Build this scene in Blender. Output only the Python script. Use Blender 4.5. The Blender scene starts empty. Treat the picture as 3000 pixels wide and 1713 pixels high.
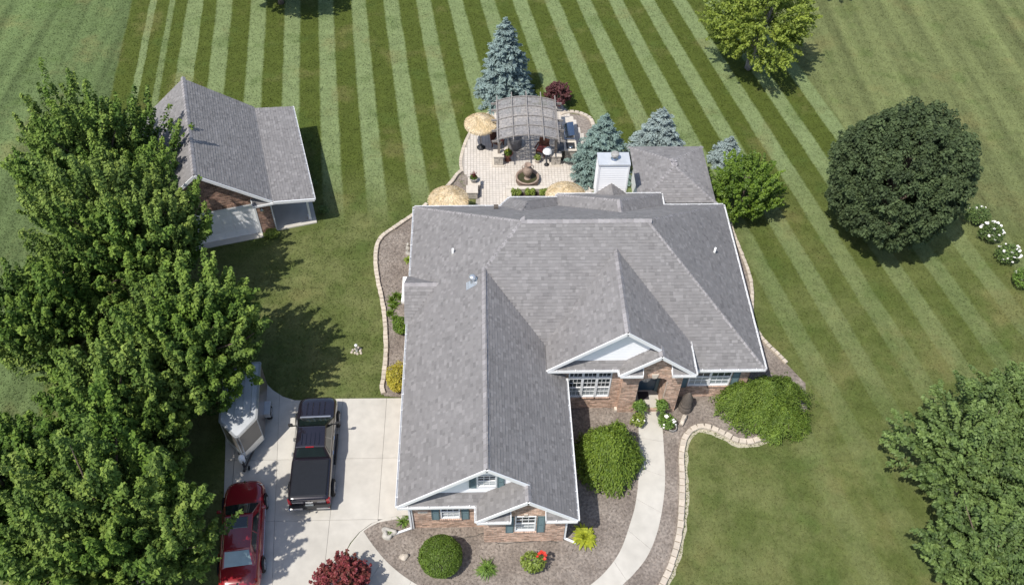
import bpy, math, random
import numpy as np
from mathutils import Vector, Matrix

random.seed(11)
rng = np.random.default_rng(11)
SC = bpy.context.scene
COL = SC.collection
R = math.radians

# ------------------------------------------------------------------ camera
def cam_matrix(pos, pitch, yaw, roll):
    p, y, r = R(pitch), R(yaw), R(roll)
    fwd = Vector((math.sin(y) * math.cos(p), math.cos(y) * math.cos(p), -math.sin(p)))
    right = Vector((math.cos(y), -math.sin(y), 0))
    up = right.cross(fwd)
    r2 = right * math.cos(r) + up * math.sin(r)
    u2 = -right * math.sin(r) + up * math.cos(r)
    m = Matrix((r2, u2, -fwd)).transposed().to_4x4()
    m.translation = Vector(pos)
    return m

cd = bpy.data.cameras.new("camera")
cam = bpy.data.objects.new("camera", cd)
COL.objects.link(cam)
cd.sensor_width = 36
cd.lens = 31.4644
cd.clip_end = 3000
cam.matrix_world = cam_matrix((3.374, -16.149, 34.792), 49.919, 2.981, 1.695)
SC.camera = cam

# ------------------------------------------------------------------ light
SUN_EL, SUN_AZ = 60.0, 43.0          # shadows run towards +x,+y at this angle from +x
wd = bpy.data.worlds.new("World")
SC.world = wd
wd.use_nodes = True
nt = wd.node_tree
sky = nt.nodes.new("ShaderNodeTexSky")
sky.sky_type = 'NISHITA'
sky.sun_disc = False
sky.sun_elevation = R(SUN_EL)
sky.sun_rotation = R(270 - SUN_AZ)
sky.altitude = 200
sky.air_density = 1.0
sky.dust_density = 1.6
sky.ozone_density = 1.0
nt.links.new(sky.outputs[0], nt.nodes["Background"].inputs[0])
nt.nodes["Background"].inputs[1].default_value = 0.15
sl = bpy.data.lights.new("sun", 'SUN')
sl.energy = 4.35
sl.angle = R(0.55)
sl.color = (1.0, 0.955, 0.88)
so = bpy.data.objects.new("sun", sl)
COL.objects.link(so)
ce = math.cos(R(SUN_EL))
so.rotation_euler = Vector((ce * math.cos(R(SUN_AZ)), ce * math.sin(R(SUN_AZ)), -math.sin(R(SUN_EL)))).to_track_quat('-Z', 'Y').to_euler()
so.location = (-40, -40, 80)
SC.view_settings.view_transform = 'Standard'
SC.view_settings.look = 'None'
SC.view_settings.exposure = 0.12
SC.view_settings.gamma = 1.0
SC.cycles.max_bounces = 6
SC.cycles.transparent_max_bounces = 8

# ------------------------------------------------------------------ materials
MATS = {}
def mat(name, col, rough=.8, var=.12, ns=6, bump=0, bs=60, metal=0, rnd=0, oi=0, transl=0, coat=0, spec=.4, c2=None, mixs=1.5, hue=0):
    m = bpy.data.materials.new(name)
    m.use_nodes = True
    n = m.node_tree.nodes; l = m.node_tree.links
    b = n["Principled BSDF"]
    b.inputs["Roughness"].default_value = rough
    b.inputs["Metallic"].default_value = metal
    b.inputs["Specular IOR Level"].default_value = spec
    if coat:
        b.inputs["Coat Weight"].default_value = coat
        b.inputs["Coat Roughness"].default_value = .04
    geo = n.new("ShaderNodeNewGeometry")
    def noise(scale, det=3):
        t = n.new("ShaderNodeTexNoise"); t.inputs["Scale"].default_value = scale; t.inputs["Detail"].default_value = det
        l.new(geo.outputs["Position"], t.inputs["Vector"]); return t
    def mix(a, bb, f):
        x = n.new("ShaderNodeMix"); x.data_type = 'RGBA'
        for sock, val in ((x.inputs[6], a), (x.inputs[7], bb)):
            if isinstance(val, tuple): sock.default_value = (*val, 1)
            else: l.new(val, sock)
        if isinstance(f, float): x.inputs[0].default_value = f
        else: l.new(f, x.inputs[0])
        return x.outputs[2]
    def rng_map(s, a, bb, c, d):
        x = n.new("ShaderNodeMapRange"); l.new(s, x.inputs[0])
        for i, q in enumerate((a, bb, c, d)): x.inputs[i + 1].default_value = q
        return x.outputs[0]
    cur = tuple(col)
    if c2: cur = mix(cur, tuple(c2), rng_map(noise(mixs, 4).outputs["Fac"], .38, .62, 0, 1))
    val = rng_map(noise(ns, 5).outputs["Fac"], .25, .75, 1 - var, 1 + var)
    src = None
    if rnd:
        at = n.new("ShaderNodeAttribute"); at.attribute_name = "rnd"; src = at.outputs["Fac"]; amt = rnd
    if oi:
        o = n.new("ShaderNodeObjectInfo"); src = o.outputs["Random"]; amt = oi
    hs = n.new("ShaderNodeHueSaturation")
    if isinstance(cur, tuple): hs.inputs["Color"].default_value = (*cur, 1)
    else: l.new(cur, hs.inputs["Color"])
    if src is not None:
        mm = n.new("ShaderNodeMath"); mm.operation = 'MULTIPLY'
        l.new(val, mm.inputs[0]); l.new(rng_map(src, 0, 1, 1 - amt, 1 + amt), mm.inputs[1]); val = mm.outputs[0]
        if hue: l.new(rng_map(src, 0, 1, .5 + hue, .5 - hue), hs.inputs["Hue"])
    l.new(val, hs.inputs["Value"])
    l.new(hs.outputs[0], b.inputs["Base Color"])
    if bump:
        bp = n.new("ShaderNodeBump"); bp.inputs["Strength"].default_value = bump; bp.inputs["Distance"].default_value = .02
        l.new(noise(bs, 4).outputs["Fac"], bp.inputs["Height"]); l.new(bp.outputs[0], b.inputs["Normal"])
    if transl:
        tr = n.new("ShaderNodeBsdfTranslucent"); l.new(hs.outputs[0], tr.inputs["Color"])
        mx = n.new("ShaderNodeMixShader"); mx.inputs[0].default_value = transl
        l.new(b.outputs[0], mx.inputs[1]); l.new(tr.outputs[0], mx.inputs[2])
        l.new(mx.outputs[0], n["Material Output"].inputs["Surface"])
    MATS[name] = m
    return m

mat('shingle', (.212, .203, .201), .9, .06, .4, .25, 90, rnd=.21)
mat('ridge_shingle', (.30, .285, .288), .9, .12, 3, .25, 90, oi=.16)
mat('deck', (.19, .18, .182), .9)
mat('white_trim', (.80, .805, .81), .45, .04, 2)
mat('white_siding', (.92, .925, .93), .5, .03, 2)
mat('brick', (.47, .315, .235), .9, .12, 1.5, .3, 80, rnd=.40, c2=(.53, .39, .305), mixs=9)
mat('brick_sill', (.50, .35, .27), .9, .1, 4, rnd=.25)
mat('garage_brick', (.33, .20, .15), .9, .12, 1.5, .3, 80, rnd=.45, c2=(.34, .22, .16), mixs=9)
mat('mortar', (.56, .50, .44), .95, .1, 4)
mat('stone_trim', (.62, .55, .47), .85, .1, 6)
mat('shutter_blue', (.115, .17, .185), .6, .06, 3)
mat('door_blue', (.035, .075, .12), .4, .05, 3)
mat('glass', (.035, .045, .05), .04, .15, 1.2, spec=.8)
mat('glass_blind', (.30, .33, .34), .08, .1, 2, spec=.8)
mat('car_glass', (.012, .02, .02), .03, .2, 2, spec=.9)
mat('car_glass_rear', (.20, .27, .28), .06, .15, 3, spec=.9)
mat('concrete', (.475, .450, .402), .9, .09, 2.2, .15, 40, oi=.045, c2=(.515, .490, .440), mixs=.5)
mat('joint', (.14, .13, .12), .95)
mat('paver', (.56, .515, .46), .9, .06, 1, .15, 60, rnd=.06)
mat('paver_joint', (.34, .31, .275), .95)
mat('edging_stone', (.52, .455, .375), .9, .12, 7, .3, 50, oi=.10)
mat('footing_gravel', (.40, .37, .28), .95, .3, 12, .4, 40)
mat('mulch', (.190, .160, .137), .98, .42, 9, .9, 16, c2=(.255, .220, .190), mixs=.8)
mat('rock', (.50, .44, .37), .9, .3, 6, .6, 14)
mat('rock_grey', (.42, .40, .36), .9, .3, 8, .6, 14)
mat('bark', (.16, .125, .095), .95, .25, 9, .5, 30)
mat('bark_grey', (.30, .27, .24), .95, .25, 9, .5, 30)
mat('leaf_maple', (.088, .160, .024), .65, .22, .35, rnd=.62, transl=.20, hue=.020, c2=(.140, .208, .046), mixs=.28, spec=.2)
mat('leaf_dark', (.060, .090, .034), .75, .25, .8, rnd=.45, transl=.18, hue=.01)
mat('leaf_grey', (.118, .182, .050), .6, .25, .8, rnd=.5, transl=.25, hue=.012)
mat('leaf_yellow', (.225, .292, .046), .55, .25, .7, rnd=.4, transl=.35, hue=.01)
mat('leaf_bright', (.125, .208, .024), .55, .25, 1.0, rnd=.4, transl=.30, hue=.012)
mat('leaf_weep', (.158, .236, .030), .55, .25, 1.5, rnd=.42, transl=.30, hue=.012)
mat('leaf_olive', (.138, .210, .030), .6, .25, 1.5, rnd=.4, transl=.28, hue=.012)
mat('leaf_box', (.100, .165, .020), .55, .25, 2.5, rnd=.42, transl=.25, hue=.012)
mat('leaf_hosta', (.36, .40, .035), .5, .2, 3, rnd=.3, transl=.3, hue=.01)
mat('leaf_gold', (.48, .42, .055), .55, .25, 3, rnd=.35, transl=.3, hue=.012)
mat('leaf_lime', (.23, .30, .055), .5, .2, 3, rnd=.35, transl=.3, hue=.012)
mat('leaf_green', (.15, .25, .045), .5, .2, 3, rnd=.4, transl=.3, hue=.012)
mat('leaf_red', (.22, .05, .045), .55, .25, 2.5, rnd=.45, transl=.3, hue=.02)
mat('leaf_burgundy', (.115, .042, .042), .55, .25, 2.5, rnd=.4, transl=.2, hue=.01)
mat('needle_blue', (.205, .275, .262), .6, .2, 1.2, rnd=.4, transl=.10)
mat('needle_pale', (.25, .31, .30), .6, .2, 1.2, rnd=.4, transl=.10)
mat('needle_teal', (.175, .25, .222), .6, .2, 1.2, rnd=.4, transl=.10)
mat('petal_white', (.80, .78, .74), .6, .05, 4)
mat('petal_red', (.62, .05, .03), .5, .1, 4)
mat('truck_paint', (.014, .011, .016), .16, .1, 2, coat=1.0, spec=.6)
mat('tonneau', (.016, .018, .023), .5, .12, 6, spec=.22)
mat('red_paint', (.24, .012, .018), .2, .08, 2, coat=1.0, spec=.6)
mat('black_plastic', (.02, .02, .021), .6, .1, 4)
mat('rubber', (.022, .022, .022), .85, .15, 10)
mat('alloy', (.55, .56, .58), .35, .05, 4, metal=.8)
mat('chrome', (.72, .74, .76), .15, .03, 4, metal=1)
mat('tail_red', (.36, .012, .018), .15, .1, 4, coat=.6)
mat('lamp_clear', (.70, .72, .70), .12, .1, 4, coat=.6)
mat('trailer_grey', (.155, .142, .135), .35, .06, 2, coat=.3)
mat('aluminium', (.68, .70, .72), .35, .06, 4, metal=.7)
mat('trailer_roof', (.60, .62, .64), .45, .12, 2, metal=.3)
mat('steel', (.45, .47, .50), .22, .05, 6, metal=1)
mat('weathered_wood', (.265, .245, .228), .9, .2, 8, .3, 40, oi=.12)
mat('post_wood', (.24, .205, .175), .9, .2, 8, .3, 40)
mat('shade_cloth', (.25, .24, .235), .9, .35, 9, .4, 30)
mat('thatch', (.60, .47, .28), .95, .15, 8, .3, 60, rnd=.40, c2=(.74, .62, .43), mixs=3)
mat('cover_cloth', (.20, .195, .20), .9, .25, 9, .6, 12)
mat('terracotta', (.27, .115, .075), .85, .2, 8)
mat('fountain_stone', (.30, .225, .18), .75, .25, 9, .4, 30)
mat('water', (.06, .06, .03), .05, .3, 3, spec=.7)
mat('stone_block', (.42, .385, .335), .9, .25, 7, .5, 20, oi=.12)
mat('stone_cap', (.55, .50, .43), .9, .1, 5, .2, 40)
mat('pot_grey', (.33, .32, .30), .8, .25, 9, .3, 30)
mat('pot_dark', (.075, .078, .085), .5, .3, 7)
mat('cushion', (.34, .10, .085), .9, .15, 9)
mat('wicker', (.13, .055, .035), .8, .25, 20, .4, 60)
mat('cream_cloth', (.72, .67, .58), .9, .08, 6)
mat('doormat', (.035, .032, .036), .98, .2, 20)
mat('dark_metal', (.03, .03, .032), .5, .1, 6)
mat('topiary_brown', (.105, .088, .075), .95, .3, 20, .5, 30, rnd=.3)
mat('plaque', (.66, .62, .56), .8, .05, 5)
mat('plaque_ink', (.12, .11, .10), .8)
mat('bark_chip', (.205, .172, .145), .95, .2, 9, rnd=.42)
mat('soil', (.06, .045, .035), .98, .3, 20, .5, 30)
mat('hose', (.06, .06, .055), .6)

# lawn: mowing stripes from the bent grass, drier patches, fine blade mottling
def lawn_material():
    m = bpy.data.materials.new("lawn_grass"); m.use_nodes = True
    n = m.node_tree.nodes; l = m.node_tree.links
    b = n["Principled BSDF"]; b.inputs["Roughness"].default_value = .95; b.inputs["Specular IOR Level"].default_value = .15
    geo = n.new("ShaderNodeNewGeometry")
    sep = n.new("ShaderNodeSeparateXYZ"); l.new(geo.outputs["Position"], sep.inputs[0])
    X, Y = sep.outputs[0], sep.outputs[1]
    def put(s, v):
        if isinstance(v, (int, float)): s.default_value = v
        else: l.new(v, s)
    def ma(op, a, bb=0.0, c=None, clamp=False):
        x = n.new("ShaderNodeMath"); x.operation = op; x.use_clamp = clamp
        put(x.inputs[0], a); put(x.inputs[1], bb)
        if c is not None: put(x.inputs[2], c)
        return x.outputs[0]
    def ss(v, a, bb, lo=0.0, hi=1.0):
        x = n.new("ShaderNodeMapRange"); x.interpolation_type = 'SMOOTHSTEP'; put(x.inputs[0], v)
        for i, q in enumerate((a, bb, lo, hi)): x.inputs[i + 1].default_value = q
        return x.outputs[0]
    def noise(scale, det=4, sc=(1, 1, 1), rot=0, rough=.5):
        mp = n.new("ShaderNodeMapping"); mp.inputs["Scale"].default_value = sc; mp.inputs["Rotation"].default_value = (0, 0, rot)
        l.new(geo.outputs["Position"], mp.inputs[0])
        t = n.new("ShaderNodeTexNoise"); t.inputs["Scale"].default_value = scale; t.inputs["Detail"].default_value = det
        t.inputs["Roughness"].default_value = rough
        l.new(mp.outputs[0], t.inputs["Vector"]); return t.outputs["Fac"]
    def mix(a, bb, f):
        x = n.new("ShaderNodeMix"); x.data_type = 'RGBA'
        for sock, v in ((x.inputs[6], a), (x.inputs[7], bb)):
            if isinstance(v, tuple): sock.default_value = (*v, 1)
            else: l.new(v, sock)
        put(x.inputs[0], f); return x.outputs[2]
    k = ma('MINIMUM', ma('MAXIMUM', ma('MULTIPLY_ADD', X, .0035, .145), .115), .205)
    s = ma('MULTIPLY_ADD', k, ma('SUBTRACT', Y, 30.0), X)
    s = ma('ADD', s, ma('MULTIPLY', ma('SUBTRACT', noise(.5, 3), .5), .16))
    s = ma('ADD', s, ma('MULTIPLY', ma('SUBTRACT', noise(6, 3), .5), .20))
    t = ma('FRACT', ma('DIVIDE', ma('ADD', s, 11.32 + 2.325 * 20), 2.325))
    light = ma('MULTIPLY', ss(t, -.02, .06), ss(t, .43, .51, 1, 0))
    # three thinner passes at the left margin of the striped part
    thin = ma('ADD', ma('MULTIPLY', ss(s, -18.25, -18.15), ss(s, -17.8, -17.7, 1, 0)),
              ma('ADD', ma('MULTIPLY', ma('MULTIPLY', ss(s, -16.9, -16.8), ss(s, -16.55, -16.4, 1, 0)), .8),
                 ma('MULTIPLY', ss(s, -15.7, -15.55), ss(s, -14.6, -14.5, 1, 0))))
    w = ss(s, -14.2, -14.0)
    light = ma('ADD', ma('MULTIPLY', light, w), ma('MULTIPLY', thin, ma('SUBTRACT', 1.0, w)))
    amp = ma('MAXIMUM', ss(Y, 17, 23.5), ma('MULTIPLY', ss(X, 16.5, 18.5), ss(Y, 0, 26, .10, .80)))
    edge = ma('MULTIPLY', ss(s, -19.5, -19.3), ss(s, 24.45, 24.75, 1, 0))
    edge = ma('MAXIMUM', edge, ma('MULTIPLY', ma('MULTIPLY', ss(s, 24.5, 24.8), ss(s, 30.5, 31.5, 1, 0)), ss(Y, 14, 19, .8, 0)))
    amp = ma('MULTIPLY', amp, edge)
    # faint narrow lines of the other mowing on both sides
    fine = ma('SUBTRACT', noise(1.0, 3, (1.15, .035, 1), R(9)), .5)
    fine2 = ma('SUBTRACT', noise(1.0, 3, (1.0, .03, 1), R(22)), .5)
    side = ma('SUBTRACT', 1.0, amp)
    base = mix((.088, .112, .031), (.138, .154, .056), ss(noise(.45, 5, rough=.65), .36, .64))
    left = ss(s, -19.3, -19.5)
    base = mix(base, (.108, .150, .057), left)
    right = ma('MULTIPLY', ss(s, 24.5, 24.8), ss(Y, 12, 20))
    base = mix(base, (.140, .162, .064), right)
    stripe = mix((.071, .093, .017), (.174, .220, .094), light)
    col = mix(base, stripe, amp)
    # dry, yellower patches
    dry = ma('MULTIPLY', ss(noise(.28, 5, rough=.6), .52, .70), .42)
    col = mix(col, (.185, .165, .066), dry)
    wet = ma('MULTIPLY', ss(noise(.5, 4), .54, .70), .35)
    col = mix(col, (.065, .108, .024), wet)
    lines = ma('ADD', ma('MULTIPLY', fine, ma('MULTIPLY_ADD', left, 1.15, .20)), ma('MULTIPLY', fine2, ma('MULTIPLY', right, 1.5)))
    v = ma('ADD', 1.0, ma('MULTIPLY', lines, side))
    v = ma('ADD', v, ma('MULTIPLY', ma('SUBTRACT', noise(1.6, 5, rough=.65), .5), .75))
    v = ma('ADD', v, ma('MULTIPLY', ma('SUBTRACT', noise(9, 4, (1, .75, 1), R(25), rough=.7), .5), .9))
    v = ma('ADD', v, ma('MULTIPLY', ma('SUBTRACT', noise(34, 3, rough=.6), .5), .65))
    v = ma('MAXIMUM', v, .25)
    hs = n.new("ShaderNodeHueSaturation"); l.new(col, hs.inputs["Color"]); l.new(v, hs.inputs["Value"])
    l.new(hs.outputs[0], b.inputs["Base Color"])
    bp = n.new("ShaderNodeBump"); bp.inputs["Strength"].default_value = .7; bp.inputs["Distance"].default_value = .04
    l.new(noise(22, 4, rough=.7), bp.inputs["Height"]); l.new(bp.outputs[0], b.inputs["Normal"])
    MATS['lawn'] = m
lawn_material()

# ------------------------------------------------------------------ helpers
def tag(o, label=None, cat=None, group=None, kind=None):
    if label: o["label"] = label
    if cat: o["category"] = cat
    if group: o["group"] = group
    if kind: o["kind"] = kind
    return o

def thing(name, label, cat, loc=(0, 0, 0), rz=0, group=None):
    o = bpy.data.objects.new(name, None)
    o.empty_display_size = .3
    COL.objects.link(o)
    o.location = loc
    o.rotation_euler = (0, 0, rz)
    return tag(o, label, cat, group)

def put(name, me, parent=None, world=True):
    """links a mesh; world=True: the mesh is in world metres although its parent Empty stands elsewhere"""
    o = bpy.data.objects.new(name, me)
    COL.objects.link(o)
    if parent is not None:
        o.parent = parent
        if world and parent.type == 'EMPTY':
            o.matrix_parent_inverse = (Matrix.Translation(parent.location) @ parent.rotation_euler.to_matrix().to_4x4()).inverted()
    return o

def mesh(name, v, f, m, smooth=False, rnd=None):
    me = bpy.data.meshes.new(name)
    me.from_pydata([tuple(map(float, p)) for p in v], [], f)
    me.materials.append(MATS[m])
    if smooth: me.polygons.foreach_set("use_smooth", [True] * len(me.polygons))
    if rnd is not None:
        a = me.attributes.new("rnd", 'FLOAT', 'FACE'); a.data.foreach_set("value", np.asarray(rnd, np.float32))
    me.update()
    return me

class MB:
    def __init__(s, T=None): s.v = []; s.f = []; s.r = []; s.T = T
    def add(s, v, f, r=.5):
        k = len(s.v)
        s.v += [s.T(p) for p in v] if s.T else [tuple(p) for p in v]
        s.f += [tuple(i + k for i in q) for q in f]; s.r += [r] * len(f)
        return s
    def box(s, x0, x1, y0, y1, z0, z1, r=.5):
        return s.add([(x0, y0, z0), (x1, y0, z0), (x1, y1, z0), (x0, y1, z0), (x0, y0, z1), (x1, y0, z1), (x1, y1, z1), (x0, y1, z1)],
                     [(3, 2, 1, 0), (4, 5, 6, 7), (0, 1, 5, 4), (1, 2, 6, 5), (2, 3, 7, 6), (3, 0, 4, 7)], r)
    def beam(s, a, b, w, h, up=(0, 0, 1), r=.5):
        a = Vector(a); b = Vector(b); d = (b - a).normalized(); u = Vector(up); sd = d.cross(u).normalized() * (w / 2); u = sd.cross(d).normalized() * (h / 2)
        vs = [p + i * sd + j * u for p in (a, b) for i, j in ((-1, -1), (1, -1), (1, 1), (-1, 1))]
        return s.add(vs, [(3, 2, 1, 0), (4, 5, 6, 7), (0, 1, 5, 4), (1, 2, 6, 5), (2, 3, 7, 6), (3, 0, 4, 7)], r)
    def tube(s, pts, rad, n=8, r=.5, caps=True):
        pts = [Vector(p) for p in pts]
        if not hasattr(rad, '__len__'): rad = [rad] * len(pts)
        vs = []; fs = []
        for i, p in enumerate(pts):
            d = (pts[min(i + 1, len(pts) - 1)] - pts[max(i - 1, 0)]).normalized()
            a = d.cross(Vector((0, 0, 1)) if abs(d.z) < .95 else Vector((1, 0, 0))).normalized(); b = d.cross(a)
            vs += [p + (a * math.cos(t) + b * math.sin(t)) * rad[i] for t in [2 * math.pi * j / n for j in range(n)]]
        for i in range(len(pts) - 1):
            fs += [(i * n + j, i * n + (j + 1) % n, (i + 1) * n + (j + 1) % n, (i + 1) * n + j) for j in range(n)]
        if caps: fs += [tuple(reversed(range(n))), tuple(range((len(pts) - 1) * n, len(pts) * n))]
        return s.add(vs, fs, r)
    def lathe(s, c, prof, n=20, r=.5, cap=False):
        vs = []; fs = []
        for rr, z in prof: vs += [(c[0] + rr * math.cos(2 * math.pi * j / n), c[1] + rr * math.sin(2 * math.pi * j / n), c[2] + z) for j in range(n)]
        for i in range(len(prof) - 1): fs += [(i * n + j, i * n + (j + 1) % n, (i + 1) * n + (j + 1) % n, (i + 1) * n + j) for j in range(n)]
        if cap: fs.append(tuple(range((len(prof) - 1) * n, len(prof) * n)))
        return s.add(vs, fs, r)
    def prism(s, poly, z0, z1, r=.5):
        n = len(poly)
        if sum(poly[i - 1][0] * poly[i][1] - poly[i][0] * poly[i - 1][1] for i in range(n)) < 0: poly = poly[::-1]
        return s.add([(p[0], p[1], z0) for p in poly] + [(p[0], p[1], z1) for p in poly],
                     [tuple(range(n, 2 * n)), tuple(reversed(range(n)))] + [(i, (i + 1) % n, n + (i + 1) % n, n + i) for i in range(n)], r)
    def quad(s, a, b, c, d, r=.5): return s.add([a, b, c, d], [(0, 1, 2, 3)], r)
    def mesh(s, name, m, smooth=False): return mesh(name, s.v, s.f, m, smooth, s.r)
    def build(s, name, m, parent=None, smooth=False, world=True, bevel=0):
        o = put(name, s.mesh(name, m, smooth), parent, world)
        if bevel:
            md = o.modifiers.new("bevel", 'BEVEL'); md.width = bevel; md.segments = 2; md.limit_method = 'ANGLE'
        return o

def struct(name, mb, m, parent=None):
    o = mb.build(name, m, parent)
    if parent is None: o["kind"] = "structure"
    return o

def clip_half(poly, a, b, c):
    """keeps the part of a plan polygon where a*x + b*y <= c"""
    out = []
    for i in range(len(poly)):
        p, q = poly[i - 1], poly[i]
        dp, dq = a * p[0] + b * p[1] - c, a * q[0] + b * q[1] - c
        if dp * dq < 0:
            t = dp / (dp - dq); out.append((p[0] + t * (q[0] - p[0]), p[1] + t * (q[1] - p[1])))
        if dq <= 0: out.append(q)
    return out

def spline(pts, step=None, n=None, closed=False):
    """Catmull-Rom through plan points, resampled evenly"""
    P = [Vector((p[0], p[1])) for p in pts]
    out = []
    m = len(P)
    for i in range(m if closed else m - 1):
        g = lambda k: P[k % m] if closed else P[max(0, min(m - 1, k))]
        p0, p1, p2, p3 = g(i - 1), g(i), g(i + 1), g(i + 2)
        for j in range(12):
            t = j / 12
            out.append(.5 * ((2 * p1) + (p2 - p0) * t + (2 * p0 - 5 * p1 + 4 * p2 - p3) * t * t + (3 * p1 - p0 - 3 * p2 + p3) * t ** 3))
    out.append(P[0] if closed else P[-1])
    if step:
        res = [out[0]]; acc = 0
        for a, b in zip(out, out[1:]):
            L = (b - a).length
            while acc + L >= step and L > 0:
                a = a + (b - a) * ((step - acc) / L); L = (b - a).length; acc = 0; res.append(a)
            acc += L
        return [(p.x, p.y) for p in res]
    return [(p.x, p.y) for p in out]

# ------------------------------------------------------------------ ground
xs = np.concatenate(([-900, -300, -120, -70], np.linspace(-45, 60, 22), [90, 160, 300, 900]))
mb = MB()
vv = [(x, y, 0) for y in xs for x in xs]; nx = len(xs)
mb.add(vv, [(j * nx + i, j * nx + i + 1, (j + 1) * nx + i + 1, (j + 1) * nx + i) for j in range(nx - 1) for i in range(nx - 1)])
struct('lawn', mb, 'lawn')

P2 = lambda L: [(p[0], p[1]) for p in L]
# driveway: dark joint bed with separate concrete slabs on it
drive = P2([(-0.325, 6.777, 0), (-3.234, 6.804, 0), (-4.602, 6.739, 0), (-5.243, 6.75, 0), (-5.819, 6.957, 0), (-6.329, 7.319, 0), (-6.72, 7.728, 0), (-7.024, 8.277, 0), (-8.707, 8.305, 0), (-7.992, 4.423, 0), (-7.458, 0.795, 0), (-7.081, -1.879, 0), (-6.722, -4.733, 0), (-2.213, -4.838, 0),
            (-2.212, -2.375, 0), (-2.398, -1.219, 0), (-2.291, -0.626, 0), (-2.13, -0.232, 0), (-1.791, 0.235, 0), (-1.322, 0.617, 0), (-0.754, 0.84, 0), (-0.006, 0.952, 0)])
drive[0] = (.45, drive[0][1]); drive.append((.45, drive[-1][1]))
drv = struct('driveway', MB().prism(drive, .004, .012), 'joint')
# outer margin strip runs along the edge; joint lines as surveyed
la, lb = (-5.944, 6.635), (-5.064, -1.823)
nxl, nyl = (la[1] - lb[1]), -(la[0] - lb[0]); cl = nxl * la[0] + nyl * la[1]; nn = math.hypot(nxl, nyl); nxl /= nn; nyl /= nn; cl /= nn
cols = [[(nxl, nyl, cl - 1.85)], [(-nxl, -nyl, -(cl - 1.83)), (nxl, nyl, cl - .006)], [(-nxl, -nyl, -cl - .006), (1, 0, -3.066)], [(-1, 0, 3.054), (1, 0, -1.066)], [(-1, 0, 1.054)]]
rows = [(3.685, 20), (.80, 3.673), (-2.2, .788), (-5.2, -2.212), (-20, -5.212)]
for hp in cols:
    for y0, y1 in rows:
        pl = drive
        for a, b, c in hp + [(0, -1, -y0), (0, 1, y1)]: pl = clip_half(pl, a, b, c) if pl else pl
        if len(pl) >= 3:
            a_ = abs(sum(pl[i - 1][0] * pl[i][1] - pl[i][0] * pl[i - 1][1] for i in range(len(pl)))) / 2
            if a_ > .05: MB().prism(pl, .004, .034).build('slab', 'concrete', drv)

# walkway from the drive round the front bed to the door
inner = spline(P2([(-1.629, 0.284, 0), (-1.261, -0.25, 0), (-0.641, -1.003, 0), (0.037, -1.605, 0), (0.696, -2.048, 0), (1.983, -2.788, 0), (3.711, -3.223, 0), (5.604, -3.059, 0), (6.904, -2.574, 0), (7.576, -2.197, 0), (8.276, -1.614, 0), (8.937, -0.775, 0), (9.492, 0.452, 0), (9.82, 1.364, 0), (10.101, 2.695, 0), (10.434, 5.444, 0)]))
outer = spline(P2([(-2.263, -0.576, 0), (-1.832, -1.264, 0), (-1.028, -2.401, 0), (0.133, -3.533, 0), (2.009, -4.49, 0), (4.141, -4.838, 0), (6.308, -4.363, 0), (7.972, -3.112, 0), (8.861, -2.225, 0), (9.31, -1.837, 0), (9.971, -1.107, 0), (10.517, -0.106, 0), (10.944, 1.156, 0), (11.259, 2.673, 0), (11.498, 5.425, 0)]))
inner.append((10.58, 5.98)); outer.append((11.3, 5.98))
def resample(path, n):
    P = np.array(path); d = np.r_[0, np.cumsum(np.hypot(*np.diff(P, axis=0).T))]; t = np.linspace(0, d[-1], n)
    return np.c_[np.interp(t, d, P[:, 0]), np.interp(t, d, P[:, 1])]
NW = 131
I, O = resample(inner, NW), resample(outer, NW)
walk = struct('walkway', MB().prism([tuple(p) for p in I] + [tuple(p) for p in O[::-1]], .004, .012), 'joint')
k = 0
while k < NW - 1:
    e = min(k + 10, NW - 1)
    if k == 0: a = np.vstack((I[k:e + 1] * 1, ))
    f = .012
    a = I[k:e + 1].copy(); b = O[k:e + 1].copy()
    a[-1] = a[-1] * (1 - .03) + a[-2] * .03; b[-1] = b[-1] * (1 - .03) + b[-2] * .03
    a[0] = a[0] * .97 + a[1] * .03; b[0] = b[0] * .97 + b[1] * .03
    MB().prism([tuple(p) for p in a] + [tuple(p) for p in b[::-1]], .004, .036).build('slab', 'concrete', walk)
    k = e
strip = P2([(0.22, 0.766, 0), (-0.332, 0.777, 0), (-0.993, 0.664, 0), (-1.394, 0.458, 0), (-1.613, 0.284, 0), (-2.232, -0.559, 0), (-2.081, -0.233, 0), (-1.758, 0.234, 0), (-1.289, 0.616, 0), (-0.737, 0.84, 0), (-0.005, 0.934, 0)])
MB().prism(strip, .004, .038).build('slab', 'concrete', walk)

# planting beds
front_bed = P2([(0.218, 0.82, 0), (-0.335, 0.832, 0), (-0.995, 0.7, 0), (-1.43, 0.494, 0), (-1.629, 0.284, 0)]) + [tuple(p) for p in I] + [(10.2, 6.3), (7, 7), (3, 3), (1, 1)]
struct('front_planting_bed', MB().prism(front_bed, .003, .022), 'mulch')
ed_front = P2([(10.268, -2.567, 0), (10.517, -2.162, 0), (10.859, -1.585, 0), (11.201, -0.823, 0), (11.499, 0.052, 0), (11.748, 1.14, 0), (11.938, 2.272, 0), (12.052, 3.25, 0), (12.185, 3.891, 0), (12.417, 4.462, 0), (12.77, 4.852, 0), (13.163, 5.014, 0), (13.66, 4.921, 0), (14.159, 4.639, 0), (14.641, 4.298, 0), (15.16, 4.165, 0), (15.733, 4.299, 0), (16.277, 4.538, 0)])
ed_right = P2([(16.929, 18.359, 0), (16.98, 16.985, 0), (17.144, 15.369, 0), (17.246, 13.959, 0), (17.124, 12.739, 0), (16.837, 11.433, 0), (16.857, 10.544, 0), (17.129, 9.747, 0), (17.552, 9.061, 0), (17.976, 8.342, 0)])
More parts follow.
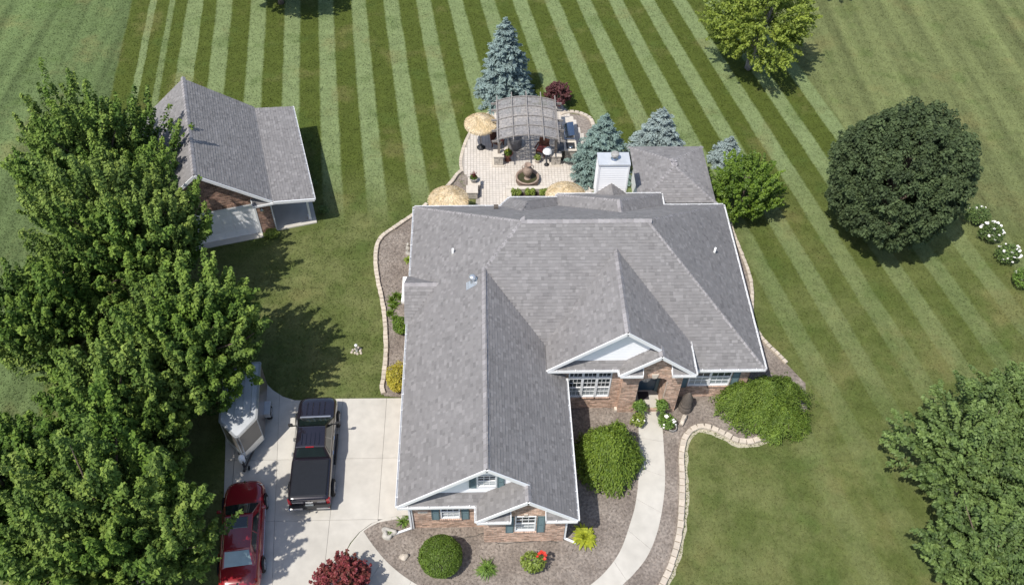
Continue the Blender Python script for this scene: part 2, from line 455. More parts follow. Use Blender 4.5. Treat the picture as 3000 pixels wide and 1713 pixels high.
right_bed = [tuple(p) for p in O[66:]] + [(11.5, 6.5), (15, 8), (15, 16.2)] + spline(ed_right) + P2([(18.557, 7.291, 0), (18.3, 5.846, 0), (17.123, 4.796, 0)]) + spline(ed_front)[::-1]
struct('right_planting_bed', MB().prism(right_bed, .003, .026), 'mulch')
ed_left = P2([(0.402, 19.467, 0), (-0.272, 18.661, 0), (-1.186, 17.756, 0), (-1.913, 16.988, 0), (-2.161, 16.232, 0), (-2.122, 15.037, 0), (-1.944, 13.933, 0), (-1.663, 12.729, 0), (-1.45, 11.565, 0), (-1.315, 10.318, 0), (-1.241, 9.115, 0), (-1.264, 7.956, 0), (-1.322, 7.392, 0), (-1.182, 6.923, 0)])
left_bed = spline(ed_left) + [(.45, 6.75), (.45, 16.3), (1.6, 17.2)]
struct('left_planting_bed', MB().prism(left_bed, .003, .024), 'mulch')
ed_patio = P2([(1.442, 20.741, 0), (1.729, 21.198, 0), (1.972, 21.728, 0), (2.289, 22.13, 0)])
struct('patio_planting_bed', MB().prism(P2([(1.184, 20.192, 0), (1.618, 21.034, 0), (1.973, 21.695, 0), (2.381, 22.129, 0), (3.043, 20.726, 0), (2.639, 19.762, 0), (1.643, 19.391, 0)]), .003, .020), 'mulch')
rear_bed = P2([(8.321, 27.057, 0), (8.877, 27.284, 0), (9.603, 27.126, 0), (10.162, 26.475, 0), (10.168, 25.171, 0), (9.538, 24.81, 0), (9.235, 25.545, 0), (8.812, 26.37, 0)])
struct('rear_planting_bed', MB().prism(rear_bed, .003, .018), 'mulch')

# block edging: every block is a piece
def edging(name, label, pts, step=.30, w=.20, h=.15, two=False):
    path = spline(pts, step=step)
    t = thing(name, label, 'edging', (path[0][0], path[0][1], 0))
    m = bpy.data.meshes.new('block')
    L, W, H, c = step / 2 - .008, w / 2, h, .018
    m.from_pydata([(-L, -W, 0), (L, -W * 1.0, 0), (L * .93, W, 0), (-L * .93, W, 0), (-L + c, -W + c, H), (L - c, -W + c, H), (L * .93 - c, W - c, H), (-L * .93 + c, W - c, H),
                   (-L, -W, H - c), (L, -W, H - c), (L * .93, W, H - c), (-L * .93, W, H - c)], [],
                  [(3, 2, 1, 0), (4, 5, 6, 7), (0, 1, 9, 8), (1, 2, 10, 9), (2, 3, 11, 10), (3, 0, 8, 11), (8, 9, 5, 4), (9, 10, 6, 5), (10, 11, 7, 6), (11, 8, 4, 7)])
    m.materials.append(MATS['edging_stone'])
    for a, b in zip(path, path[1:]):
        o = put('block', m)
        o.parent = t
        ang = math.atan2(b[1] - a[1], b[0] - a[0]) + random.uniform(-.05, .05)
        o.location = ((a[0] + b[0]) / 2 - path[0][0] + random.uniform(-.008, .008), (a[1] + b[1]) / 2 - path[0][1] + random.uniform(-.008, .008), 0)
        o.rotation_euler = (0, 0, ang)
        o.scale = (1, random.uniform(.92, 1.06), random.uniform(.92, 1.08))
    return t
def side_strip(name, pts, w0, w1, m, z=.002):
    p = spline(pts, step=.25); vs = []; k = len(p)
    for i in range(k):
        a, b = p[max(i - 1, 0)], p[min(i + 1, k - 1)]
        n = Vector((b[1] - a[1], a[0] - b[0])).normalized()
        j = random.uniform(-.04, .06)
        vs += [(p[i][0] + n.x * w0, p[i][1] + n.y * w0, z), (p[i][0] + n.x * (w1 + j), p[i][1] + n.y * (w1 + j), z)]
    struct(name, MB().add(vs, [(2 * i, 2 * i + 1, 2 * i + 3, 2 * i + 2) for i in range(k - 1)]), m)
edging('stone_edging', 'pale stone block edging curving round the lawn in front of the house', ed_front, .33, .25, .17)
edging('stone_edging', 'pale stone block edging along the bed right of the house', ed_right, .27, .18, .15)
edging('stone_edging', 'pale stone block edging round the bed left of the house', ed_left, .26, .21, .17)
edging('stone_edging', 'short run of stone blocks behind the thatched umbrella by the patio bed', ed_patio, .27, .2, .17)
side_strip('gravel_strip', ed_front, .05, .27, 'footing_gravel')
edging('stone_edging', 'low stone rim round the rear bed beside the grill', P2([(8.281, 27.211, 0), (8.888, 27.439, 0), (9.563, 27.242, 0), (10.105, 26.665, 0), (10.201, 25.539, 0)]), .3, .22, .12)

# patio: base with pavers laid in a grid
patio = spline(P2([(2.29, 22.062, 0), (2.191, 22.917, 0), (2.278, 23.788, 0), (2.508, 24.859, 0), (2.937, 26.031, 0), (3.598, 27.084, 0), (4.469, 27.929, 0)])) + P2([(8.441, 28.143, 0), (9.127, 26.671, 0), (9.705, 24.809, 0), (9.8, 22.339, 0)]) + [(9.4, 17.5), (3.0, 16.4)] + P2([(3.084, 19.758, 0), (3.199, 20.464, 0), (2.635, 21.555, 0)])
pat = struct('patio', MB().prism(patio, .003, .016), 'paver_joint')
def inside(x, y, poly):
    r = False; j = len(poly) - 1
    for i in range(len(poly)):
        if (poly[i][1] > y) != (poly[j][1] > y) and x < (poly[j][0] - poly[i][0]) * (y - poly[i][1]) / (poly[j][1] - poly[i][1]) + poly[i][0]: r = not r
        j = i
    return r
mb = MB()
pw = .178
for iy in range(80):
    y = 16.0 + iy * pw
    x = 1.9
    while x < 10.5:
        w = pw * random.choice((.66, 1, 1, 1.35)) if False else pw
        if inside(x + w / 2, y + pw / 2, patio) and inside(x + w / 2 - .16, y + pw / 2, patio) and inside(x + w / 2, y + pw / 2 + .1, patio):
            g = .008; z = .040 + random.uniform(-.002, .002)
            mb.add([(x + g, y + g, .014), (x + w - g, y + g, .014), (x + w - g, y + pw - g, .014), (x + g, y + pw - g, .014), (x + g, y + g, z), (x + w - g, y + g, z), (x + w - g, y + pw - g, z), (x + g, y + pw - g, z)],
                   [(4, 5, 6, 7), (0, 1, 5, 4), (1, 2, 6, 5), (2, 3, 7, 6), (3, 0, 4, 7)], random.random())
        x += w
tag(mb.build('pavers', 'paver', pat), kind='stuff')
# soldier course round the curved left edge, block by block
pth = spline(P2([(2.29, 22.062, 0), (2.191, 22.917, 0), (2.278, 23.788, 0), (2.508, 24.859, 0), (2.937, 26.031, 0), (3.598, 27.084, 0), (4.469, 27.929, 0)]), step=.24)
mb = MB().box(-.112, .112, -.085, .085, .003, .043); bm_ = mb.mesh('edge_paver', 'edging_stone')
for a, b in zip(pth, pth[1:]):
    o = put('edge_paver', bm_, pat); o.location = ((a[0] + b[0]) / 2 + .02, (a[1] + b[1]) / 2, 0); o.rotation_euler = (0, 0, math.atan2(b[1] - a[1], b[0] - a[0]))

# ------------------------------------------------------------------ roofs, walls, windows: shared builders
def roof_plane(parent, poly, p0, up, z0, slope, T=None, cover=None, deck=.05, expo=.143, tabs=True):
    """one roof plane: sheathing part + its shingle tabs (joined, uncountable); up = plan direction uphill"""
    ux, uy = up; sx, sy = -uy, ux
    zf = lambda x, y: z0 + slope * ((x - p0[0]) * ux + (y - p0[1]) * uy)
    n = len(poly)
    if sum(poly[i - 1][0] * poly[i][1] - poly[i][0] * poly[i - 1][1] for i in range(n)) < 0: poly = poly[::-1]
    d = MB(T)
    d.add([(x, y, zf(x, y) - .006) for x, y in poly] + [(x, y, zf(x, y) - deck) for x, y in poly],
          [tuple(range(n)), tuple(reversed(range(n, 2 * n)))] + [(i, n + i, n + (i + 1) % n, (i + 1) % n) for i in range(n)])
    plane = d.build('roof_plane', 'deck', parent)
    if not tabs: return plane
    st = [((x - p0[0]) * sx + (y - p0[1]) * sy, (x - p0[0]) * ux + (y - p0[1]) * uy) for x, y in poly]
    stp = expo / math.sqrt(1 + slope * slope)
    tmin = min(t for _, t in st); tmax = max(t for _, t in st)
    s = MB(T); t = tmin - .02
    def at(a, b, lift):
        x = p0[0] + a * sx + b * ux; y = p0[1] + a * sy + b * uy
        return (x, y, zf(x, y) + lift)
    while t < tmax:
        tm = min(max(t + stp / 2, tmin + 1e-3), tmax - 1e-3)
        xsx = []
        for i in range(n):
            a, b = st[i - 1], st[i]
            if (a[1] > tm) != (b[1] > tm): xsx.append(a[0] + (tm - a[1]) / (b[1] - a[1]) * (b[0] - a[0]))
        xsx.sort()
        for a, b in zip(xsx[::2], xsx[1::2]):
            c = a - random.uniform(0, .15)
            while c < b:
                w = random.choice((.10, .13, .16, .20, .26)); e = min(c + w, b); c0 = max(c, a)
                if e - c0 > .02:
                    q = at((c0 + e) / 2, tm, 0)
                    if cover is None or cover(q[0], q[1]) < q[2] + .07:
                        l1 = random.choice((.014, .018, .028)); tt = min(t + stp * 1.08, tmax)
                        v = [at(c0, t, l1), at(e, t, l1), at(e, tt, .003), at(c0, tt, .003), at(c0, t, -.004), at(e, t, -.004)]
                        rr = min(1, max(0, random.gauss(.46, .13))) if random.random() > .17 else random.choice((.02, .95, .85))
                        s.add(v, [(0, 1, 2, 3), (4, 5, 1, 0), (4, 0, 3), (5, 2, 1)], rr)
                c += w
        t += stp
    tag(s.build('shingles', 'shingle', plane), kind='stuff')
    return plane

def ridge_caps(parent, a, b, na, nb, T=None, cover=None, step=.26):
    """cap shingles from a to b (upwards or level); na, nb: unit vectors running down both sides"""
    a = Vector(a); b = Vector(b); L = (b - a).length; d = (b - a) / L
    na = Vector(na).normalized(); nb = Vector(nb).normalized()
    up = -(na + nb); up = up.normalized() if up.length > 1e-3 else Vector((0, 0, 1))
    w = .16; ln = step * 1.12
    v = [na * w + up * .036, up * .058, nb * w + up * .036, d * ln + na * w + up * .016, d * ln + up * .026, d * ln + nb * w + up * .016, na * w - up * .004, nb * w - up * .004]
    f = [(0, 1, 4, 3), (1, 2, 5, 4), (6, 1, 0), (7, 2, 1), (6, 7, 1)]
    me = mesh('ridge_cap', v, f, 'ridge_shingle')
    k = 0
    while k * step < L - .05:
        q = a + d * (k * step)
        if cover is None or cover(q.x, q.y) < q.z + .02:
            o = put('ridge_cap', me)
            o.parent = parent; o.location = (q - parent.location) if T is None else q
        k += 1

def strip_piece(name, parent, a, b, w, h, m='white_trim', T=None, up=(0, 0, 1)):
    return MB(T).beam(a, b, w, h, up).build(name, m, parent)

def gutter(parent, a, b, out, T=None):
    """open white eaves gutter from a to b; out = plan unit vector away from the roof; a,b lie on the roof edge"""
    a = Vector(a); b = Vector(b); o = Vector((out[0], out[1], 0)); g = MB(T)
    for off, z, w, h in ((.012, -.06, .02, .12), (.088, -.06, .016, .12), (.05, -.112, .075, .015)):
        g.beam(a + o * off + Vector((0, 0, z)), b + o * off + Vector((0, 0, z)), w, h)
    for e in (a, b): g.beam(e + o * .02 + Vector((0, 0, -.06)), e + o * .096 + Vector((0, 0, -.06)), .015, .12)
    g_ = g.build('gutter', 'white_trim', parent)
    L = (b - a).length; k = .4; hb = MB(T)
    while k < L:
        q = a + (b - a) * (k / L); hb.beam(q + o * -.03 + Vector((0, 0, .012)), q + o * .10 + Vector((0, 0, -.002)), .025, .012); k += .8
    hb.build('gutter_hanger', 'white_trim', g_)
    return g_

def brick_wall(parent, p0, p1, z0, z1, keep=None, m='brick', T=None, name='wall', bw=.205, bh=.0755):
    """mortar sheet + single bricks (joined, uncountable). keep(s, z) says where wall stands. outward = right of p0->p1"""
    dx, dy = p1[0] - p0[0], p1[1] - p0[1]; L = math.hypot(dx, dy); dx /= L; dy /= L; nx_, ny_ = dy, -dx
    P = lambda s, o, z: (p0[0] + dx * s + nx_ * o, p0[1] + dy * s + ny_ * o, z)
    back = MB(T); br = MB(T)
    nrow = int((z1 - z0) / bh + .5); ns = max(4, int(L / .025))
    for r_ in range(nrow):
        za = z0 + r_ * bh; zb = za + bh; zm = (za + zb) / 2
        flags = [keep is None or keep((i + .5) * L / ns, zm) for i in range(ns)]
        i = 0
        while i < ns:
            if not flags[i]: i += 1; continue
            j = i
            while j < ns and flags[j]: j += 1
            s0, s1 = i * L / ns, j * L / ns
            back.add([P(s0, 0, za), P(s1, 0, za), P(s1, 0, zb), P(s0, 0, zb), P(s0, -.1, za), P(s1, -.1, za), P(s1, -.1, zb), P(s0, -.1, zb)],
                     [(0, 1, 2, 3), (5, 4, 7, 6), (4, 0, 3, 7), (1, 5, 6, 2), (3, 2, 6, 7), (4, 5, 1, 0)])
            c = -(bw / 2 if r_ % 2 else 0)
            while c < s1:
                a, b = max(c + .005, s0), min(c + bw - .005, s1)
                if b - a > .03:
                    o = .008 + random.uniform(-.002, .002); h0, h1 = za + .005, zb - .005
                    br.add([P(a, o, h0), P(b, o, h0), P(b, o, h1), P(a, o, h1), P(a, 0, h0), P(b, 0, h0), P(b, 0, h1), P(a, 0, h1)],
                           [(0, 1, 2, 3), (4, 0, 3, 7), (1, 5, 6, 2), (3, 2, 6, 7), (4, 5, 1, 0)], random.random())
                c += bw
            i = j
    w = back.build(name, 'mortar', parent)
    tag(br.build('bricks', m, w), kind='stuff')
    return w

def window(parent, x0, x1, y, z0, z1, cols=3, rows=2, double=True, blind=True, T=None, arch=False, split=.5, sillm='brick_sill'):
    """white double-hung window in a wall that faces -y"""
    f = .055
    fr = MB(T)
    fr.box(x0, x0 + f, y - .03, y + .06, z0, z1); fr.box(x1 - f, x1, y - .03, y + .06, z0, z1)
    fr.box(x0 + f, x1 - f, y - .03, y + .06, z1 - f, z1); fr.box(x0 + f, x1 - f, y - .032, y + .06, z0, z0 + f * 1.2)
    w = fr.build('window', 'white_trim', parent)
    zm = z0 + (z1 - z0) * split
    sash = [(z0 + f * 1.2, zm), (zm, z1 - f)] if double else [(z0 + f * 1.2, z1 - f)]
    if double: MB(T).box(x0 + f, x1 - f, y - .018, y + .02, zm - .03, zm + .03).build('sash_rail', 'white_trim', w)
    for i, (a, b) in enumerate(sash):
        yo = y + (.012 if i == 0 else .0)
        MB(T).box(x0 + f * .5, x1 - f * .5, yo + .022, yo + .034, a, b).build('pane', 'glass_blind' if (blind and i == 0) else 'glass', w)
        for c in range(1, cols):
            xx = x0 + f + (x1 - x0 - 2 * f) * c / cols
            MB(T).box(xx - .011, xx + .011, yo + .006, yo + .020, a, b).build('muntin', 'white_trim', w)
        for r_ in range(1, rows):
            zz = a + (b - a) * r_ / rows
            MB(T).box(x0 + f, x1 - f, yo + .004, yo + .019, zz - .011, zz + .011).build('muntin', 'white_trim', w)
    if sillm:
        sm = MB(T); n = max(3, int((x1 - x0 + .1) / .075))
        for i in range(n):
            a = x0 - .05 + (x1 - x0 + .1) * i / n; b = x0 - .05 + (x1 - x0 + .1) * (i + 1) / n
            sm.box(a + .005, b - .005, y - .075, y + .02, z0 - .075, z0 - .012 + .0, random.random())
        sm.build('sill', sillm, w)
    return w

def shutter(parent, x0, x1, y, z0, z1, T=None):
    b = MB(T); f = .045
    b.box(x0, x0 + f, y - .035, y, z0, z1); b.box(x1 - f, x1, y - .035, y, z0, z1)
    for za, zb in ((z0, z0 + f), (z1 - f, z1), ((z0 + z1) / 2 - .03, (z0 + z1) / 2 + .03)): b.box(x0 + f, x1 - f, y - .035, y, za, zb)
    s = b.build('shutter', 'shutter_blue', parent)
    z = z0 + f + .03; k = MB(T)
    while z < z1 - f - .02:
        k.add([(x0 + f, y - .028, z - .02), (x1 - f, y - .028, z - .02), (x1 - f, y - .006, z + .025), (x0 + f, y - .006, z + .025)], [(0, 1, 2, 3)]); z += .05
    k.build('louvres', 'shutter_blue', s)
    return s

def siding(parent, y, zlo, zhi, left, right, h=.115, T=None, skip=None, yoff=0):
    """lap boards on a wall facing -y between left(z) and right(z)"""
    z = zlo
    while z < zhi - .01:
        zt = min(z + h, zhi)
        segs = [(left(z), right(z), left(zt), right(zt))]
        a, b, c, d = segs[0]
        if b - a > .05:
            if d < c: c = d = (c + d) / 2
            cuts = [(a, b, c, d)]
            if skip and skip[2] < zt and skip[3] > z: cuts = [(a, min(b, skip[0]), c, min(d, skip[0])), (max(a, skip[1]), b, max(c, skip[1]), d)]
            for (a_, b_, c_, d_) in cuts:
                if b_ - a_ > .03:
                    MB(T).add([(a_, y - .028, z), (b_, y - .028, z), (d_, y - .012, zt), (c_, y - .012, zt), (a_, y, z), (b_, y, z), (d_, y, zt), (c_, y, zt)],
                              [(0, 1, 2, 3), (4, 5, 1, 0), (4, 0, 3, 7), (1, 5, 6, 2), (3, 2, 6, 7)]).build('siding_board', 'white_siding', parent)
        z += h

# ------------------------------------------------------------------ the house
E, E2, SL = 2.73, 3.50, .811
house = thing('house', 'brick ranch house with a large grey shingled hip and gable roof', 'house', (7, 8, 0))
XM, YF, YB, XW = 15.79, 6.295, 16.53, 6.976
solids = {
    'main': ((0, XM, YF, YB), lambda x, y: E + SL * min(x, XM - x, y - YF, YB - y)),
    'wing': ((0, XW, 0, 9.78), lambda x, y: E + SL * min(x, XW - x)),
    'bay': ((3.08, XW, -.69, .39), lambda x, y: E + SL * min(x - 3.08, XW - x)),
    'side': ((-.16, 3, 9.03, 11.83), lambda x, y: E + SL * min(y - 9.03, 11.83 - y)),
    'rear': ((7.3, 12.7, 12, 17.386), lambda x, y: E + SL * min(x - 7.3, 12.7 - x, 17.386 - y)),
    'rear2': ((4.38, 7.3, 12, 17.15), lambda x, y: E + SL * min(7.3 - x, 17.15 - y, (x - 4.38) * .788 - (y - 16.55) * .616)),
    'entry': ((6.13, 12.46, 5.81, 10.6), lambda x, y: E2 + SL * min(x - 6.13, 12.46 - x)),
    'porch': ((9.22, 12.46, 5.5, 6.12), lambda x, y: E2 + SL * min(x - 9.22, 12.46 - x)),
}
def cover_except(*names):
    S_ = [v for k, v in solids.items() if k not in names]
    def f(x, y):
        z = -9
        for (a, b, c, d), fn in S_:
            if a <= x <= b and c <= y <= d: z = max(z, fn(x, y))
        return z
    return f
cv = cover_except
hm = XW / 2; rz_ = (YB - YF) / 2; ym = (YB + YF) / 2
rp = lambda *a, **k: roof_plane(house, *a, **k)
rp([(0, 0), (hm, 0), (hm, YF + hm), (rz_, ym), (0, YB)], (0, 0), (1, 0), E, SL, cover=cv('main', 'wing'))
rp([(XW, 0), (XW, YF), (hm, YF + hm), (hm, 0)], (XW, 0), (-1, 0), E, SL, cover=cv('main', 'wing', 'bay', 'porch'))
rp([(XW, YF), (XM, YF), (XM - rz_, ym), (rz_, ym), (hm, YF + hm)], (XW, YF), (0, 1), E, SL, cover=cv('main', 'wing'))
rp([(XM, YF), (XM, YB), (XM - rz_, ym)], (XM, YF), (-1, 0), E, SL, cover=cv('main'))
rp([(XM, YB), (0, YB), (rz_, ym), (XM - rz_, ym)], (XM, YB), (0, -1), E, SL, cover=cv('main'))
bm2 = (3.08 + XW) / 2
rp([(3.08, -.69), (bm2, -.69), (bm2, 0), (bm2 - .1, .39), (3.08, .39)], (3.08, 0), (1, 0), E, SL, cover=cv('bay', 'wing'))
rp([(bm2, -.69), (XW, -.69), (XW, 0), (bm2, 0)], (XW, 0), (-1, 0), E, SL)
rp([(0, 0), (3.08, 0), (3.5, .38), (.38, .38)], (0, 0), (0, 1), E, SL)
rp([(3.08, -.69), (4.4, -.69), (4.4, -.31), (3.46, -.31)], (3.08, -.69), (0, 1), E, SL)
rp([(XW, -.69), (5.75, -.69), (5.75, -.31), (6.596, -.31)], (XW, -.69), (0, 1), E, SL)
# side door gable
rp([(-.16, 9.03), (0, 9.03), (1.4, 10.43), (-.16, 10.43)], (0, 9.03), (0, 1), E, SL)
rp([(-.16, 11.83), (0, 11.83), (1.4, 10.43), (-.16, 10.43)], (0, 11.83), (0, -1), E, SL)
# rear projections
rp([(7.3, 17.386), (10, 14.686), (10, 13.83), (7.3, 16.53)], (7.3, 0), (1, 0), E, SL, cover=cv('rear', 'rear2'))
rp([(12.7, 17.386), (10, 14.686), (10, 13.83), (12.7, 16.53)], (12.7, 0), (-1, 0), E, SL, cover=cv('rear'))
rp([(7.3, 17.386), (12.7, 17.386), (10, 14.686)], (7.3, 17.386), (0, -1), E, SL)
rp([(4.85, 17.15), (7.3, 17.15), (5.652, 15.502)], (4.85, 17.15), (0, -1), E, SL)
rp([(4.38, 16.55), (4.85, 17.15), (5.652, 15.502), (5.326, 14.556)], (4.38, 16.55), (.788, -.616), E, SL, cover=cv('rear2', 'rear'))
rp([(7.3, 17.15), (5.652, 15.502), (5.326, 14.556), (7.3, 16.53)], (7.3, 17.15), (-1, 0), E, SL, cover=cv('rear2', 'rear'))
rp([(10.05, 17.45), (10.05, 16.57), (9.3, 17.386), (9.3, 17.45)], (9.3, 17.45), (1, 0), E, .9)
rp([(10.05, 17.45), (10.05, 16.57), (10.85, 17.386), (10.85, 17.45)], (10.85, 17.45), (-1, 0), E, .86)
# entry gable and porch gable
xe = (6.13 + 12.46) / 2; xp = (9.22 + 12.46) / 2; ye = YF + (E2 - E) / SL
rp([(6.13, 5.81), (xe, 5.81), (xe, ye + xe - 6.13), (6.13, ye)], (6.13, 0), (1, 0), E2, SL, cover=cv('entry', 'main'))
rp([(12.46, 5.81), (12.46, ye), (xe, ye + xe - 6.13), (xe, 5.81)], (12.46, 0), (-1, 0), E2, SL, cover=cv('entry', 'main', 'porch'))
rp([(9.22, 5.5), (xp, 5.5), (xp, 5.81), (xp - .1, 6.12), (9.22, 6.12)], (9.22, 0), (1, 0), E2, SL, cover=cv('porch', 'entry'))
rp([(xp, 5.5), (12.46, 5.5), (12.46, 5.81), (xp, 5.81)], (12.46, 0), (-1, 0), E2, SL)
rp([(6.13, 5.81), (9.22, 5.81), (9.55, 6.11), (6.43, 6.11)], (6.13, 5.81), (0, 1), E2, SL)
rp([(9.22, 5.5), (10.2, 5.5), (10.2, 5.85), (9.57, 5.85)], (9.22, 5.5), (0, 1), E2, SL)
rp([(12.46, 5.5), (11.45, 5.5), (11.45, 5.85), (12.11, 5.85)], (12.46, 5.5), (0, 1), E2, SL)
# ridges and hips
dn = lambda x, y: (x, y, -SL * math.hypot(x, y))
Zr, Zw, Ze, Zp, Zb = E + SL * rz_, E + SL * hm, E2 + SL * (xe - 6.13), E2 + SL * (xp - 9.22), E + SL * (bm2 - 3.08)
caps = [((hm, 0, Zw), (hm, YF + hm, Zw), (-1, 0), (1, 0), ('wing', 'main', 'bay')), ((hm, YF + hm, Zw), (rz_, ym, Zr), (-1, 0), (0, -1), ('main', 'wing')),
        ((rz_, ym, Zr), (XM - rz_, ym, Zr), (0, -1), (0, 1), ('main',)), ((0, YB, E), (rz_, ym, Zr), (-1, 0), (0, 1), ('main',)),
        ((XM, YB, E), (XM - rz_, ym, Zr), (1, 0), (0, 1), ('main',)), ((XM, YF, E), (XM - rz_, ym, Zr), (1, 0), (0, -1), ('main',)),
        ((xe, 5.81, Ze), (xe, ye + xe - 6.13, Ze), (-1, 0), (1, 0), ('entry', 'main', 'porch')), ((xp, 5.5, Zp), (xp, 5.85, Zp), (-1, 0), (1, 0), ('porch', 'entry')),
        ((bm2, -.69, Zb), (bm2, .05, Zb), (-1, 0), (1, 0), ('bay', 'wing')), ((-.16, 10.43, E + SL * 1.4), (1.3, 10.43, E + SL * 1.4), (0, -1), (0, 1), ('side',)),
        ((7.3, 17.386, E), (10, 14.686, E + SL * 2.7), (-1, 0), (0, 1), ('rear',)), ((12.7, 17.386, E), (10, 14.686, E + SL * 2.7), (1, 0), (0, 1), ('rear',)),
        ((10, 14.686, E + SL * 2.7), (10, 13.85, E + SL * 2.7), (-1, 0), (1, 0), ('rear',))]
for a, b, na, nb, ex in caps: ridge_caps(house, a, b, dn(*na), dn(*nb), cover=cv(*ex))
# gutters
for a, b, o in [((0, 0, E), (0, 9.03, E), (-1, 0)), ((-.0, 11.9, E), (0, YB, E), (-1, 0)), ((0, YB, E), (4.4, YB, E), (0, 1)), ((12.7, YB, E), (XM, YB, E), (0, 1)), ((XM, YF, E), (XM, YB, E), (1, 0)),
                ((12.6, YF, E), (XM, YF, E), (0, -1)), ((XW, -.69, E), (XW, 5.9, E), (1, 0)), ((0, 0, E), (3.08, 0, E), (0, -1)), ((3.08, -.69, E), (3.08, 0, E), (-1, 0)),
                ((3.08, -.69, E), (4.4, -.69, E), (0, -1)), ((5.75, -.69, E), (XW, -.69, E), (0, -1)), ((6.13, 5.81, E2), (9.22, 5.81, E2), (0, -1)), ((9.22, 5.5, E2), (9.22, 5.81, E2), (-1, 0)),
                ((9.22, 5.5, E2), (10.2, 5.5, E2), (0, -1)), ((11.45, 5.5, E2), (12.46, 5.5, E2), (0, -1)), ((12.46, 5.5, E2), (12.46, ye, E2), (1, 0)),
                ((7.3, 16.6, E), (7.3, 17.386, E), (-1, 0)), ((7.3, 17.386, E), (12.7, 17.386, E), (0, 1)), ((12.7, 16.6, E), (12.7, 17.386, E), (1, 0)), ((4.38, 16.55, E), (4.85, 17.15, E), (-.788, .616)), ((4.85, 17.15, E), (7.27, 17.15, E), (0, 1))]:
    gutter(house, a, b, o)
for xx, y0, y1, z in ((4.4, -.69, -.31, E), (5.75, -.69, -.31, E), (10.2, 5.5, 5.85, E2), (11.45, 5.5, 5.85, E2)):
    strip_piece('return_trim', house, (xx, y0, z - .02), (xx, y1, z + .29), .03, .12)
# rake boards
def rake(a, b, T=None, parent=house): strip_piece('rake_board', parent, (a[0], a[1] - .02, a[2] - .09), (b[0], b[1] - .02, b[2] - .09), .045, .155, T=T)
rake((-.02, 0, E), (hm, 0, Zw)); rake((hm, 0, Zw), (bm2 + .02, 0, Zb + .02))
rake((3.06, -.69, E), (bm2, -.69, Zb)); rake((bm2, -.69, Zb), (XW, -.69, E))
rake((6.11, 5.81, E2), (xe, 5.81, Ze)); rake((xe, 5.81, Ze), (xp + .02, 5.81, Zp + .02))
rake((9.2, 5.5, E2), (xp, 5.5, Zp)); rake((xp, 5.5, Zp), (12.46, 5.5, E2))
# soffits
sf = [((0, 3.1, .0, .39), E), ((3.08, 4.4, -.69, -.3), E), ((5.75, 6.97, -.69, -.3), E), ((6.6, 6.97, -.3, 6.1), E), ((0, .39, .39, 16.5), E), ((12.0, 15.78, 6.3, 6.65), E), ((15.4, 15.78, 6.65, 16.5), E), ((.4, 15.4, 16.15, 16.52), E),
      ((6.13, 9.3, 5.81, 6.12), E2), ((9.22, 10.2, 5.5, 5.86), E2), ((11.45, 12.45, 5.5, 5.86), E2), ((12.1, 12.45, 5.86, 7.2), E2), ((7.3, 12.7, 16.6, 17.38), E)]
for (a, b, c, d), z in sf: MB().box(a + .01, b - .01, c + .01, d - .002, z - .17, z - .15).build('soffit', 'white_trim', house)
# walls: wing front with window, bay with gable and window, entry, right part
W1 = (1.60, 2.40, .85, 1.98); W2 = (4.58, 5.42, 1.02, 2.32); WG = (3.10, 3.86, 3.44, 4.38); WR = (12.68, 14.58, .93, 2.28); WE = (7.12, 9.02, .95, 3.08)
rect = lambda w, x0: (lambda s, z: not (w[0] < x0 + s < w[1] and w[2] < z < w[3]))
brick_wall(house, (.39, .39), (3.36, .39), 0, E - .16, rect(W1, .39))
brick_wall(house, (.39, 16.1), (.39, .39), 0, E - .16)
brick_wall(house, (3.36, .39), (3.36, -.3), 0, E - .16)
roofbay = lambda s, z: z < E + SL * min(s + .27, 3.62 - s) - .12
brick_wall(house, (3.35, -.3), (6.6, -.3), 0, Zb - .1, lambda s, z: rect(W2, 3.35)(s, z) and roofbay(s, z))
brick_wall(house, (6.6, -.3), (6.6, 6.12), 0, E - .16)
brick_wall(house, (6.6, 6.12), (9.48, 6.12), 0, E2 - .16, rect(WE, 6.6))
def porch_keep(s, z):
    x = 9.48 + s
    if z > E2 + SL * min(x - 9.22, 12.46 - x) - .12: return False
    return not (10.2 < x < 11.46 and z < 2.42 + .34 * math.sqrt(max(0, 1 - ((x - 10.83) / .63) ** 2)))
brick_wall(house, (9.48, 5.87), (12.1, 5.87), 0, Zp - .1, porch_keep)
brick_wall(house, (9.48, 6.12), (9.48, 5.87), 0, E2 - .16)
brick_wall(house, (12.1, 5.87), (12.1, 6.66), 0, E2 - .16)
brick_wall(house, (11.46, 6.95), (11.46, 5.97), 0, 3.2)
brick_wall(house, (10.2, 5.97), (10.2, 6.95), 0, 3.2)
brick_wall(house, (10.2, 6.95), (11.46, 6.95), 0, 3.2, rect((10.34, 11.32, 0, 2.36), 10.2))
brick_wall(house, (12.1, 6.66), (15.4, 6.66), 0, E - .16, rect(WR, 12.1))
brick_wall(house, (15.4, 6.66), (15.4, 16.15), 0, E - .16)
MB().box(.5, 15.3, 16.02, 16.12, 0, E - .15).build('rear_wall', 'white_siding', house)
MB().box(10.2, 11.46, 5.97, 6.95, 3.02, 3.05).build('porch_ceiling', 'white_trim', house)
